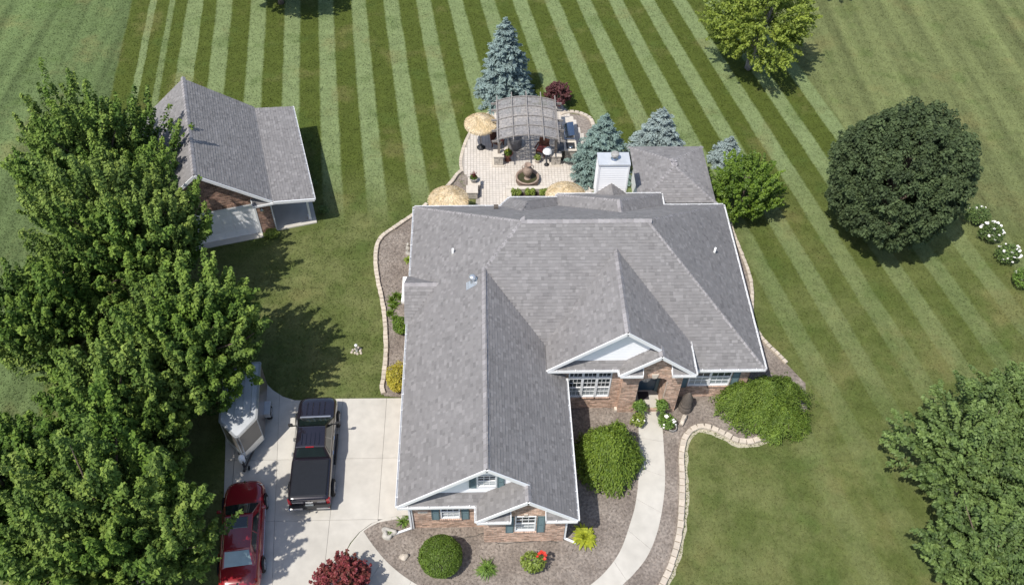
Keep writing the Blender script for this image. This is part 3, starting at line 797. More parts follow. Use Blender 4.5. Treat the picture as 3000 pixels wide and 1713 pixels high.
# arch voussoirs with a keystone
for i in range(17):
    a0 = math.pi * i / 17; a1 = math.pi * (i + 1) / 17
    f = lambda a, r: (10.83 - (.63 + r) * math.cos(a), 2.42 + (.34 + r) * math.sin(a))
    q = [f(a0 + .012, 0), f(a1 - .012, 0), f(a1 - .012, .2), f(a0 + .012, .2)]
    ks = i == 8
    if ks: q = [f(a0 - .06, -.02), f(a1 + .06, -.02), f(a1 + .08, .27), f(a0 - .08, .27)]
    yy = 5.82 if ks else 5.845
    MB().add([(x, yy, z) for x, z in q] + [(x, 5.9, z) for x, z in q], [(3, 2, 1, 0), (0, 1, 5, 4), (1, 2, 6, 5), (2, 3, 7, 6), (3, 0, 4, 7)], random.random()).build('keystone' if ks else 'arch_brick', 'stone_trim' if ks else 'brick_sill', house)
MB().box(4.93, 5.08, -.335, -.3, 2.345, 2.53).build('keystone', 'stone_trim', house)
for i in range(3): MB().box(7.12 + .32 + .63 * i - .08, 7.12 + .32 + .63 * i + .08, 6.075, 6.12, 3.10, 3.32).build('keystone', 'stone_trim', house)
# gables in white lap siding
sd = lambda x0, x1, y, e: (lambda z: max(x0, x0 + (z - e) / SL), lambda z: min(x1, x1 - (z - e) / SL))
MB().add([(.45, .45, E + .2), (6.5, .45, E + .2), (hm, .45, Zw - .1)], [(0, 1, 2)]).build('gable_wall', 'white_trim', house)
l_, r_ = sd(.12, XW - .12, 0, E)
siding(house, .42, E + .30, Zw - .14, l_, r_, skip=WG)
MB().add([(6.6, 6.17, E2 + .1), (12.0, 6.17, E2 + .1), (xe, 6.17, Ze - .1)], [(0, 1, 2)]).build('gable_wall', 'white_trim', house)
l_, r_ = sd(6.25, 12.34, 0, E2)
siding(house, 6.14, E2 + .24, Ze - .14, l_, r_)
# windows and shutters
window(house, *W1[:2], .39, *W1[2:]); window(house, *W2[:2], -.3, *W2[2:]); window(house, *WG[:2], .40, *WG[2:], sillm=None)
for a, b, y, z0, z1 in ((1.24, 1.56, .375, .80, 1.98), (2.44, 2.76, .375, .80, 1.98), (4.22, 4.54, -.315, .94, 2.32), (5.46, 5.78, -.315, .94, 2.32), (2.80, 3.07, .385, 3.44, 4.36), (3.89, 4.16, .385, 3.44, 4.36), (12.3, 12.64, 6.645, .85, 2.28), (14.62, 14.96, 6.645, .85, 2.28)):
    shutter(house, a, b, y, z0, z1)
for i in range(3):
    a = WE[0] + .633 * i; b = a + .634
    window(house, a, b, 6.12, WE[2], 2.42, 3, 2, sillm='brick_sill')
    window(house, a, b, 6.12, 2.42, WE[3], 3, 2, double=False, blind=False, sillm=None)
window(house, WR[0], 13.63, 6.66, WR[2], WR[3], 3, 2); window(house, 13.63, WR[1], 6.66, WR[2], WR[3], 3, 2)
# front door with an oval light
d = MB().box(10.36, 11.30, 6.93, 6.97, .2, 2.3).build('door', 'door_blue', house)
dl = MB(); pts = [(10.83 + .25 * math.cos(t), 6.922, 1.45 + .62 * math.sin(t)) for t in np.linspace(0, 2 * math.pi, 25)[:-1]]
dl.add(pts, [tuple(range(23, -1, -1))]).build('door_glass', 'glass_blind', d)
dm = MB(); [dm.box(x - .008, x + .008, 6.912, 6.921, .9, 2.0) for x in (10.75, 10.91)]; [dm.box(10.6, 11.06, 6.911, 6.92, z - .008, z + .008) for z in (1.15, 1.45, 1.75)]
dm.build('muntin', 'white_trim', d)
MB().lathe((11.2, 6.90, 1.15), [(0, -.035), (.035, 0), (0, .035)], 10).build('handle', 'chrome', d, True)
for a, b in ((10.22, 10.36), (11.30, 11.44)): MB().box(a, b, 6.86, 6.96, .2, 2.44).build('door_jamb', 'shutter_blue', house)
MB().box(10.36, 11.30, 6.86, 6.96, 2.3, 2.44).build('door_head', 'shutter_blue', house)
# porch slab with a brick nosing, brick by brick
MB().box(10.2, 11.46, 5.97, 6.93, .0, .19).build('porch_slab', 'concrete', house)
for i in range(16): MB().box(10.21 + .0781 * i, 10.21 + .0781 * i + .07, 5.86, 5.968, .0, .195).build('step_brick', 'brick_sill', house)
MB().box(9.36, 9.475, 5.86, 6.05, 0, .2).build('pier_foot', 'stone_trim', house)
# house number plaque
pl = MB().box(.70, 1.08, .365, .382, 1.36, 1.48).build('number_plaque', 'plaque', house)
pd = MB()
for i in range(5):
    x = .775 + i * .058
    for zz in (1.40, 1.42, 1.44): pd.box(x, x + (.03 if zz != 1.42 else .022), .360, .3645, zz - .006, zz + .006)
    pd.box(x + .022, x + .03, .3605, .3645, 1.40, 1.44)
pd.build('digits', 'plaque_ink', pl)
# downspouts
for a, b, c in (((.36, .33), 2.5, (-.28, .12)), ((6.66, -.24), 2.5, (7.12, -.45))):
    ds = MB().box(a[0] - .04, a[0] + .04, a[1] - .04, a[1] + .04, .12, b)
    ds.beam((a[0], a[1], .12), (c[0], c[1], .08), .08, .07)
    ds.build('downspout', 'white_trim', house)
ds = MB().box(.42, .475, .33, .385, 0, E - .2).build('corner_board', 'white_trim', house)
# side stoop
MB().box(-.66, .35, 12.4, 14.05, 0, .22).build('side_stoop', 'white_siding', house, bevel=.03)
# chimney
ch = MB().box(9.34, 10.84, 17.47, 18.29, 0, 4.62).build('chimney', 'white_trim', house)
cb = MB(); a0, a1, b0, b1 = 9.34, 10.84, 17.47, 18.29
o1, o2 = .030, .004
rg = lambda o, z: [(a0 - o, b0 - o, z), (a1 + o, b0 - o, z), (a1 + o, b1 + o, z), (a0 - o, b1 + o, z)]
cb.add(rg(o1, 0) + rg(o2, .15) + rg(0, 0), [(i, (i + 1) % 4, 4 + (i + 1) % 4, 4 + i) for i in range(4)] + [(8 + i, 8 + (i + 1) % 4, (i + 1) % 4, i) for i in range(4)])
cbm = cb.mesh('siding_board', 'white_siding')
for i in range(14):
    o = put('siding_board', cbm, ch); o.location = (0, 0, 2.46 + i * .15)
for x in (a0, a1):
    for y in (b0, b1): MB().box(x - .04, x + .04, y - .04, y + .04, 2.3, 4.58).build('corner_board', 'white_trim', ch)
MB().box(a0 - .06, a1 + .06, b0 - .06, b1 + .06, 4.6, 4.70).build('chimney_cap', 'trailer_roof', ch)
fl = MB().lathe((10.12, 17.86, 4.70), [(.19, 0), (.19, .04), (.155, .05), (.155, .26)], 20).build('flue', 'steel', ch, True)
MB().lathe((10.12, 17.86, 4.96), [(.20, 0), (.205, .10), (.17, .13), (0, .135)], 20).build('flue_cap', 'pot_grey', fl, True)
# roof vents
def pipe(x, y, z, r, h, m='white_trim'):
    o = MB().lathe((x, y, z - .15), [(r, 0), (r, h + .15), (r * .8, h + .15), (r * .8, h)], 12).build('vent_pipe', m, house, True)
    MB().lathe((x, y, z), [(r * 1.9, -.05), (r * 1.1, .05)], 12).build('flashing', 'pot_grey', o, True)
q = (2.055, 11.757, 4.33); pipe(q[0], q[1], E + SL * q[0], .05, .33)
q = (14.327, 12.112, 3.95); pipe(q[0], q[1], E + SL * (XM - q[0]), .05, .33)
q = (2.968, 9.376, 5.02); o = MB().lathe((q[0], q[1], E + SL * q[0] - .1), [(.10, 0), (.10, .38), (.15, .40), (.15, .50), (.05, .54), (0, .54)], 16).build('flue_vent', 'aluminium', house, True)
MB().add([(q[0] - .28, q[1] - .28, E + SL * (q[0] - .28) + .024), (q[0] + .2, q[1] - .28, E + SL * (q[0] + .2) + .024), (q[0] + .2, q[1] + .15, E + SL * (q[0] + .2) + .024), (q[0] - .28, q[1] + .15, E + SL * (q[0] - .28) + .024)], [(0, 1, 2, 3)]).build('flashing', 'aluminium', o)
MB().box(4.0, 4.22, 15.35, 15.58, E + .7, E + 1.06).build('roof_vent', 'topiary_brown', house)

# ------------------------------------------------------------------ sunroom behind the house
sun_ = thing('sunroom', 'small square outbuilding with a grey pyramid roof behind the chimney', 'outbuilding', (13.5, 19.2, 0))
x0, x1, y0, y1, ez, ss_ = 11.58, 15.55, 17.02, 21.40, 2.42, .40
cx_, cy_ = (x0 + x1) / 2, (y0 + y1) / 2; hx = (x1 - x0) / 2
az = ez + ss_ * hx; r0, r1 = y0 + hx, y1 - hx
for poly, p0, up in (([(x0, y0), (x1, y0), (cx_, r0)], (x0, y0), (0, 1)), ([(x1, y0), (x1, y1), (cx_, r1), (cx_, r0)], (x1, y0), (-1, 0)), ([(x1, y1), (x0, y1), (cx_, r1)], (x1, y1), (0, -1)), ([(x0, y1), (x0, y0), (cx_, r0), (cx_, r1)], (x0, y0), (1, 0))):
    roof_plane(sun_, poly, p0, up, ez, ss_)
dn2 = lambda x, y: (x, y, -ss_)
for a, b, na, nb in (((x0, y0), r0, (-1, 0), (0, -1)), ((x1, y0), r0, (1, 0), (0, -1)), ((x1, y1), r1, (1, 0), (0, 1)), ((x0, y1), r1, (-1, 0), (0, 1))):
    ridge_caps(sun_, (*a, ez), (cx_, b, az), dn2(*na), dn2(*nb))
ridge_caps(sun_, (cx_, r0, az), (cx_, r1, az), dn2(-1, 0), dn2(1, 0))
for a, b, o in (((x0, y0), (x1, y0), (0, -1)), ((x1, y0), (x1, y1), (1, 0)), ((x1, y1), (x0, y1), (0, 1)), ((x0, y1), (x0, y0), (-1, 0))):
    strip_piece('fascia', sun_, (a[0] + o[0] * -.02, a[1] + o[1] * -.02, ez - .1), (b[0] + o[0] * -.02, b[1] + o[1] * -.02, ez - .1), .03, .14, 'pot_grey')
MB().box(x0 + .3, x1 - .3, y0 + .3, y1 - .3, 0, ez - .1).build('wall', 'white_siding', sun_)
for i in range(3): MB().box(x0 + .5 + i * 1.1, x0 + 1.4 + i * 1.1, y1 - .31, y1 - .28, .6, 2.0).build('pane', 'glass', sun_)

# ------------------------------------------------------------------ detached garage
GA = R(15.3); gc, gs = math.cos(GA), math.sin(GA); G0 = (-7.347, 17.322)
def TG(p): return (G0[0] + p[0] * gc - p[1] * gs, G0[1] + p[0] * gs + p[1] * gc, p[2])
TV = lambda v: (v[0] * gc - v[1] * gs, v[0] * gs + v[1] * gc, v[2])
gar = thing('garage', 'detached brick garage with a steep grey gable roof and lean-to porch', 'garage', TG((-3, 3, 0)))
EG, PG, WG_, LG = 2.45, .797, 3.26, 7.9
class Proxy: pass
roof_plane(gar, [(0, 0), (0, LG), (-WG_, LG), (-WG_, 0)], (0, 0), (-1, 0), EG, PG, T=TG)
roof_plane(gar, [(-2 * WG_, 0), (-WG_, 0), (-WG_, LG), (-2 * WG_, LG)], (-2 * WG_, 0), (1, 0), EG, PG, T=TG)
roof_plane(gar, [(.02, -.08), (2.08, -.08), (2.08, LG - .1), (.02, LG - .1)], (2.08, 0), (-1, 0), 2.13, .15, T=TG)
ridge_caps(gar, Vector(TG((-WG_, 0, EG + PG * WG_))), Vector(TG((-WG_, LG, EG + PG * WG_))), TV((-1, 0, -PG)), TV((1, 0, -PG)))
zt = EG + PG * WG_
for a, b in (((0.05, 0, EG - .04), (-WG_, 0, zt)), ((-2 * WG_ - .05, 0, EG - .04), (-WG_, 0, zt)), ((.0, LG - .05, EG - .1), (-WG_, LG - .05, zt - .06)), ((-2 * WG_, LG - .05, EG - .1), (-WG_, LG - .05, zt - .06))):
    rake(a, b, TG, gar)
strip_piece('fascia', gar, (.05, -.1, 2.38), (2.12, -.1, 2.06), .05, .17, T=TG)
gutter(gar, (2.08, -.08, 2.13), (2.08, LG - .1, 2.13), (1, 0), T=TG)
gutter(gar, (-2 * WG_, 0, EG), (-2 * WG_, LG, EG), (-1, 0), T=TG)
DW = (-5.75, -1.0, 2.12)
gk = lambda s, z: (not (DW[0] < s - 6.35 < DW[1] and z < DW[2])) and z < EG + PG * min(s + .17, 6.35 - s) - .05
brick_wall(gar, (-6.35, .34), (-.17, .34), 0, zt - .3, gk, 'garage_brick', TG)
brick_wall(gar, (-.17, .34), (-.17, 7.6), 0, EG - .1, None, 'garage_brick', TG)
brick_wall(gar, (-6.35, 7.6), (-6.35, .34), 0, EG - .1, None, 'garage_brick', TG)
MB(TG).box(-6.3, -.2, 7.5, 7.6, 0, EG).build('rear_wall', 'white_siding', gar)
# eave return at the right foot of the gable
roof_plane(gar, [(-1.0, -.02), (0, -.02), (-.3, .3), (-1.0, .3)], (0, -.02), (0, 1), EG - .12, .7, T=TG)
strip_piece('return_trim', gar, (-1.0, -.05, EG - .16), (.03, -.05, EG - .16), .05, .12, T=TG)
strip_piece('return_trim', gar, (-1.02, -.02, EG - .12), (-1.02, .33, EG + .10), .03, .12, T=TG)
# sectional door: 4 rows of raised panels
gd = MB(TG).box(DW[0], DW[1], .40, .45, 0, DW[2]).build('garage_door', 'white_siding', gar)
for r_ in range(4):
    for c in range(8):
        a = DW[0] + .07 + c * (DW[1] - DW[0] - .1) / 8; b = a + (DW[1] - DW[0] - .1) / 8 - .10; z = .06 + r_ * .515
        MB(TG).add([(a, .398, z), (b, .398, z), (b, .398, z + .40), (a, .398, z + .40), (a + .05, .388, z + .05), (b - .05, .388, z + .05), (b - .05, .388, z + .35), (a + .05, .388, z + .35)],
                   [(4, 5, 6, 7), (0, 1, 5, 4), (1, 2, 6, 5), (2, 3, 7, 6), (3, 0, 4, 7)]).build('panel', 'white_siding', gd)
for a, b, c, d in ((DW[0] - .1, DW[0], 0, DW[2] + .1), (DW[1], DW[1] + .1, 0, DW[2] + .1), (DW[0], DW[1], DW[2], DW[2] + .1)): MB(TG).box(a, b, .31, .42, c, d).build('door_trim', 'white_trim', gar)
for i in range(60):
    a = DW[0] + (DW[1] - DW[0]) * i / 60
    MB(TG).box(a + .005, a + .075, .315, .345, DW[2] + .105, DW[2] + .30, random.random()).build('header_brick', 'garage_brick', gar)
MB(TG).box(DW[0] - .1, DW[1] + .1, .0, .42, -.01, .035).build('door_apron', 'concrete', gar)
MB(TG).lathe((-.62, .2, 1.75), [(.03, -.1), (.11, 0), (.03, .12), (0, .13)], 10).build('wall_lamp', 'alloy', gar, True)
# porch slab, post and corner board
MB(TG).box(-.15, 2.0, .28, 7.7, 0, .07).build('porch_slab', 'concrete', gar)
for y in (.62, 7.3): MB(TG).box(1.66, 1.77, y - .055, y + .055, .07, 2.14).build('porch_post', 'white_trim', gar)
strip_piece('porch_beam', gar, (1.72, .4, 2.05), (1.72, 7.5, 2.05), .1, .14, T=TG)
MB(TG).box(-.165, -.10, .27, .345, 0, EG - .1).build('corner_board', 'white_trim', gar)
MB(TG).box(1.60, 1.66, .62, .95, .07, .14).build('downspout', 'white_trim', gar)

# ------------------------------------------------------------------ foliage builders
def unit(a): return a / np.maximum(np.linalg.norm(a, axis=1, keepdims=True), 1e-9)
def leaf_mesh(name, C, N, size, m, aspect=.6, rnd=None, D=None, fold=.18):
    """leaf blades: a folded diamond each. C centres, N normals, D optional blade directions"""
    n = len(C)
    if D is None: D = rng.normal(size=(n, 3))
    N = unit(N); D = unit(D - N * (D * N).sum(1, keepdims=True)); B = np.cross(N, D)
    size = np.broadcast_to(np.asarray(size, float), (n,))[:, None]
    asp = np.broadcast_to(np.asarray(aspect, float), (n,))[:, None]
    f = N * size * fold
    V = np.stack((C - D * size, C + B * size * asp + f, C + D * size, C - B * size * asp + f), 1).reshape(-1, 3)
    me = bpy.data.meshes.new(name)
    me.vertices.add(4 * n); me.vertices.foreach_set("co", V.astype(np.float32).ravel())
    me.loops.add(6 * n); me.polygons.add(2 * n)
    b = np.arange(n)[:, None] * 4
    idx = (b + np.array([0, 1, 2, 0, 2, 3])).ravel()
    me.loops.foreach_set("vertex_index", idx.astype(np.int32))
    me.polygons.foreach_set("loop_start", (np.arange(2 * n) * 3).astype(np.int32))
    me.polygons.foreach_set("loop_total", np.full(2 * n, 3, np.int32))
    me.materials.append(MATS[m])
    if rnd is None: rnd = rng.random(n)
    a = me.attributes.new("rnd", 'FLOAT', 'FACE'); a.data.foreach_set("value", np.repeat(np.clip(rnd, 0, 1), 2).astype(np.float32))
    me.update(calc_edges=True)
    return me

def sphere_dirs(n, zmin=-.5):
    z = rng.uniform(zmin, 1, n); a = rng.uniform(0, 2 * math.pi, n); r = np.sqrt(1 - z * z)
    return np.c_[r * np.cos(a), r * np.sin(a), z]

def lobes(k, amp, sharp=6, zmin=-.3):
    L = sphere_dirs(k, zmin); A = rng.uniform(.35, 1, k) * amp
    return lambda d: 1 + (np.maximum(0, d @ L.T) ** sharp * A).max(1) - amp * .35

def plume_crown(c, rad, n, per, leaf, plen=.9, pr=.26, up=.55, zmin=-.45, lob=(14, .25, 7), depth=(.62, 1.02), aspect=.62, pw=.45, tipc=.28):
    """leaf centres/normals for a crown made of many leafy shoots with gaps between them"""
    c = np.array(c); rad = np.array(rad)
    d = sphere_dirs(n, zmin); lf = lobes(*lob)
    u = rng.random(n) ** pw
    k = depth[0] + (depth[1] - depth[0]) * u
    base = c + d * rad * (lf(d) * k)[:, None]
    ax = unit(unit(d * rad) * (1 - up) + np.array([0, 0, 1]) * up + rng.normal(size=(n, 3)) * .18)
    pl = plen * rng.uniform(.55, 1.25, n); pr_ = pr * rng.uniform(.65, 1.3, n)
    t = rng.random((n, per)) ** .8
    off = rng.normal(size=(n, per, 3)); off -= ax[:, None] * (off * ax[:, None]).sum(2, keepdims=True)
    off /= np.maximum(np.linalg.norm(off, axis=2, keepdims=True), 1e-6)
    rr = np.sqrt(rng.random((n, per))) * pr_[:, None] * (1.05 - .75 * t ** 1.5)
    P = base[:, None] + ax[:, None] * ((t - .55) * pl[:, None])[..., None] + off * rr[..., None]
    Nn = off * .8 + np.array([0, 0, 1]) * .75 + rng.normal(size=off.shape) * .55 + ax[:, None] * .25
    D = off + ax[:, None] * .6 - np.array([0, 0, .25])
    pv = np.repeat(rng.normal(0, .19, n), per)
    rn = .5 + pv + (t.ravel() - .5) * tipc + rng.normal(0, .16, n * per)
    S = leaf * rng.uniform(.65, 1.25, n * per)
    return P.reshape(-1, 3), Nn.reshape(-1, 3), S, D.reshape(-1, 3), rn, base

def trunk_limbs(parent, base, c, rad, tips, m='bark', r0=.2, nl=12, name='trunk', stems=1):
    mb = MB(); b = Vector(base); c = Vector(c)
    for s_ in range(stems):
        o = Vector((random.uniform(-1, 1), random.uniform(-1, 1), 0)) * (.25 if stems > 1 else 0)
        bb = b + o * .5
        top = c + o * 3 + Vector((0, 0, rad[2] * .55))
        mid = bb.lerp(top, .5) + Vector((random.uniform(-.15, .15), random.uniform(-.15, .15), 0))
        mb.tube([bb + Vector((0, 0, -.05)), bb + Vector((0, 0, .3)), mid, top], [r0 * 1.25, r0, r0 * .6, r0 * .15], 9)
    sel = tips[rng.choice(len(tips), min(nl, len(tips)), replace=False)]
    for t in sel:
        t = Vector(t); h = min(max((t.z - b.z) * random.uniform(.35, .55), .25 * (c.z - b.z)), (c.z + rad[2] * .4 - b.z))
        st = b.lerp(c + Vector((0, 0, rad[2] * .55)), h / max(.1, (c.z + rad[2] * .55 - b.z)))
        md = st.lerp(t, .5) + Vector((0, 0, (t - st).length * .06))
        mb.tube([st, md, t], [r0 * .42, r0 * .24, r0 * .06], 5, caps=False)
    return mb.build(name, m, parent, True)

def tree(name, label, base, c, rad, n, per, leaf, m, group=None, cat='tree', bark='bark', r0=.2, nl=16, stems=1, **kw):
    t = thing(name, label, cat, base, group=group)
    P, N, S, D, rn, tips = plume_crown(c, rad, n, per, leaf, **kw)
    keep = P[:, 2] > .06
    put('crown', leaf_mesh('crown', P[keep], N[keep], S[keep], m, .62, rn[keep], D[keep]), t)
    trunk_limbs(t, base, c, rad, tips, bark, r0, nl, stems=stems)
    return t

# four maples along the left edge of the drive
MG = 'maples along the left of the drive'
kw = dict(plen=1.5, pr=.25, up=.60, zmin=-.6, lob=(26, .46, 16), depth=(.12, 1.07), pw=.62, tipc=.55)
for lab, c, rad, n in (
    ('large maple nearest the detached garage, farthest from the camera in its row', (-15.7, 17.8, 4.3), (3.6, 3.5, 3.9), 780),
    ('large maple in front of the white garage door', (-12.9, 12.6, 4.9), (3.4, 3.3, 4.0), 760),
    ('smaller maple at the left border, in front of the plain lawn', (-15.574, 8.839, 3.4), (2.5, 2.5, 2.8), 460),
    ('maple whose branches reach over the cargo trailer and shade the lawn', (-9.0, 6.8, 4.3), (2.75, 2.9, 3.2), 680),
    ('maple left of the cargo trailer, in the middle of the leafy mass', (-11.261, 3.798, 3.7), (2.9, 2.8, 3.1), 620),
    ('large maple beside the red sedan at the bottom left', (-10.184, -1.636, 4.2), (3.4, 3.3, 3.6), 820),
    ('maple filling the bottom left corner of the picture', (-14.54, 0.403, 3.5), (2.6, 2.9, 2.8), 520)):
    tree('maple_tree', lab, (c[0], c[1], 0), c, rad, n, 118, .083, 'leaf_maple', MG, r0=.24, nl=30, **kw)

# round dark tree on the right
tree('dense_round_tree', 'dense dark green round tree standing alone on the right lawn', (24.75, 17.2, 0), (24.75, 17.2, 3.75), (3.3, 3.35, 3.75), 1400, 80, .082, 'leaf_dark',
     plen=.60, pr=.36, up=.40, zmin=-.75, lob=(24, .24, 16), depth=(.68, 1.03), r0=.25)
# bottom right group
BG = 'trees in the bottom right corner'
k2 = dict(plen=1.05, pr=.23, up=.25, zmin=-.55, lob=(12, .55, 9), depth=(.18, 1.08), pw=.6, tipc=.4)
tree('ornamental_tree', 'grey green leafy tree with low spreading limbs, largest at the bottom right', (23.6, 1.5, 0), (23.6, 1.5, 2.5), (2.9, 2.9, 2.4), 500, 96, .078, 'leaf_grey', BG, r0=.14, **k2)
tree('ornamental_tree', 'leafy tree cut by the right edge above the largest bottom right tree', (26.9, 4.4, 0), (26.9, 4.4, 1.9), (1.9, 1.8, 1.8), 300, 90, .078, 'leaf_grey', BG, r0=.12, **k2)
tree('ornamental_tree', 'leafy tree in the very bottom right corner of the picture', (22.6, -2.4, 0), (22.6, -2.4, 2.3), (2.3, 2.1, 2.2), 360, 96, .078, 'leaf_grey', BG, r0=.12, **k2)
# airy yellow-green tree at the top
tree('honey_locust', 'airy yellow green tree with several grey stems at the top of the lawn', (20.7, 31.8, 0), (20.7, 31.5, 3.5), (2.9, 2.9, 2.7), 620, 52, .085, 'leaf_yellow', None, bark='bark_grey', r0=.12, stems=4,
     plen=1.1, pr=.22, up=.02, zmin=-.6, lob=(16, .5, 9), depth=(.35, 1.08))
# two trees mostly above the picture
tree('shade_tree', 'tree at the top border whose dark shadow falls on the stripes', (-10.3, 39.4, 0), (-10.3, 39.4, 3.9), (3.2, 3.0, 2.9), 520, 70, .11, 'leaf_maple', None, r0=.18, **kw)
tree('shade_tree', 'dark tree just showing at the top border right of the yellow green one', (28.1, 40.6, 0), (28.1, 40.6, 2.2), (1.6, 1.6, 1.9), 160, 60, .10, 'leaf_dark', None, r0=.1, **k2)
# bright green bushy tree by the sunroom
tree('bushy_tree', 'bright green bushy small tree at the right rear corner of the house', (17.7, 19.0, 0), (17.6, 18.7, 1.75), (1.75, 1.75, 1.85), 330, 76, .062, 'leaf_bright', None, r0=.08,
     plen=.75, pr=.17, up=.5, zmin=-.75, lob=(14, .3, 9), depth=(.45, 1.05))
# red-leaved small maple at the bottom
tree('red_maple_shrub', 'small red leaved maple at the bottom beside the walkway', (-2.15, -2.35, 0), (-2.15, -2.3, .95), (1.02, 1.0, .85), 260, 46, .055, 'leaf_red', None, r0=.05,
     plen=.4, pr=.14, up=.35, zmin=-.5, lob=(16, .22, 12), depth=(.5, 1.04))
tree('burgundy_shrub', 'dark burgundy shrub behind the pergola', (8.15, 28.1, 0), (8.15, 28.1, .8), (.75, .75, .75), 130, 40, .06, 'leaf_burgundy', None, 'shrub', r0=.04,
     plen=.4, pr=.14, up=.4, zmin=-.5, lob=(10, .2, 9), depth=(.4, 1.04))

# spruces
def spruce(name, label, base, h, r, m, tiers=17, leaf=.085, dens=1.0, group='blue spruces'):
    t = thing(name, label, 'spruce', base, group=group)
    C, N, D, S, RN = [], [], [], [], []
    limbs = MB()
    for i in range(tiers):
        f = i / (tiers - 1)
        z = .12 + (h - .35) * f ** .95 + 0
        rad = r * (1 - f) ** .70 * random.uniform(.9, 1.08) + .06
        nb = max(5, int(19 * (1 - f) ** .7 * min(1.25, r / 1.3) + 4))
        a0 = random.random() * 6
        for j in range(nb):
            a = a0 + 2 * math.pi * j / nb + random.uniform(-.12, .12)
            L = rad * random.uniform(.70, 1.16)
            rise = .25 + .5 * f
            st = np.array((base[0], base[1], z)); d = np.array((math.cos(a), math.sin(a), 0)); sd = np.array((-math.sin(a), math.cos(a), 0))
            st[2] += random.uniform(-.12, .12); tip = st + d * L + np.array((0, 0, -L * .22 + rise * .12))
            if f < .8 and j % 2 == 0: limbs.tube([st, st + d * L * .5 + np.array((0, 0, -L * .08)), tip], [.022, .014, .004], 4, caps=False)
            k = int((20 + 84 * L) * dens)
            tt = rng.random(k) ** .62
            wid = .30 * L * (1 - tt) + .10
            s_ = rng.uniform(-1, 1, k)
            p = st + d * (L * tt)[:, None] + np.c_[np.zeros((k, 2)), -L * .22 * tt ** 2 + rise * .12 * tt + .02] + sd * (s_ * wid)[:, None] + rng.normal(0, .02, (k, 3))
            p[:, 2] -= np.abs(s_) * wid * .25
            C.append(p); D.append(d * .9 + sd * (s_ * .9)[:, None] + np.array((0, 0, .35)) + rng.normal(0, .3, (k, 3)))
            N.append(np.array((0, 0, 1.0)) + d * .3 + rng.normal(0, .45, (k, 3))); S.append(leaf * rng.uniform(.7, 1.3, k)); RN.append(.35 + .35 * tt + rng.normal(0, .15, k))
    k = int(40 * dens); zz = rng.uniform(h - .7, h, k)
    C.append(np.c_[np.full(k, base[0]) + rng.normal(0, .03, k), np.full(k, base[1]) + rng.normal(0, .03, k), zz]); D.append(np.c_[rng.normal(0, .5, (k, 2)), np.ones(k)]); N.append(rng.normal(size=(k, 3))); S.append(np.full(k, leaf)); RN.append(np.full(k, .7))
    put('foliage', leaf_mesh('foliage', np.vstack(C), np.vstack(N), np.concatenate(S), m, .30, np.concatenate(RN), np.vstack(D)), t)
    mb = MB().tube([(base[0], base[1], -.03), (base[0], base[1], h * .5), (base[0], base[1], h - .1)], [.10, .06, .012], 8)
    mb.v += []; mb.build('trunk', 'bark', t, True)
    limbs.build('limbs', 'bark', t)
    return t
sp = (4.892, 29.113, 0); spruce('blue_spruce', 'tallest blue spruce, pointed, behind the pergola', (sp[0], sp[1], 0), 5.5, 1.85, 'needle_blue', 19, .095)
sp = (10.157, 21.928, 0); spruce('blue_spruce', 'green tinted blue spruce between the grill and the white chimney', (sp[0], sp[1], 0), 4.3, 1.9, 'needle_teal', 16, .09)
sp = (13.614, 23.526, 0); spruce('blue_spruce', 'pale blue spruce showing above the pyramid roof', (sp[0], sp[1], 0), 3.4, 1.75, 'needle_pale', 14, .09)
sp = (17.631, 22.898, 0); spruce('blue_spruce', 'smallest silvery spruce beside the bright green bushy tree', (sp[0], sp[1], 0), 1.9, 1.1, 'needle_pale', 10, .08)

# clipped and weeping shrubs
def dome(name, label, base, rad, zc, n, leaf, m, cat='shrub', noise=.05, up=.3, asp=.6, group=None):
    t = thing(name, label, cat, base, group=group)
    d = sphere_dirs(n, -.85); lf = lobes(60, noise, 40)
    k = lf(d) * (.80 + .2 * rng.random(n) ** .5)
    P = np.array((base[0], base[1], zc)) + d * np.array(rad) * k[:, None]
    N = d + np.array((0, 0, up)) + rng.normal(0, .6, (n, 3)); ok = P[:, 2] > .03
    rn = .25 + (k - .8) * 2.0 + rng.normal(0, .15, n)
    put('foliage', leaf_mesh('foliage', P[ok], N[ok], leaf * rng.uniform(.7, 1.3, ok.sum()), m, asp, rn[ok]), t)
    mb = MB()
    for i in range(7):
        a = i * .9; mb.tube([(base[0], base[1], 0), (base[0] + rad[0] * .4 * math.cos(a), base[1] + rad[1] * .4 * math.sin(a), zc), (base[0] + rad[0] * .75 * math.cos(a), base[1] + rad[1] * .75 * math.sin(a), zc + rad[2] * .4)], [.03, .02, .008], 5)
    mb.build('stem', 'bark', t, True)
    return t
dome('boxwood_ball', 'clipped round green bush in front of the garage wing wall', (1.62, -1.18, 0), (.88, .86, .80), .72, 15000, .030, 'leaf_box')

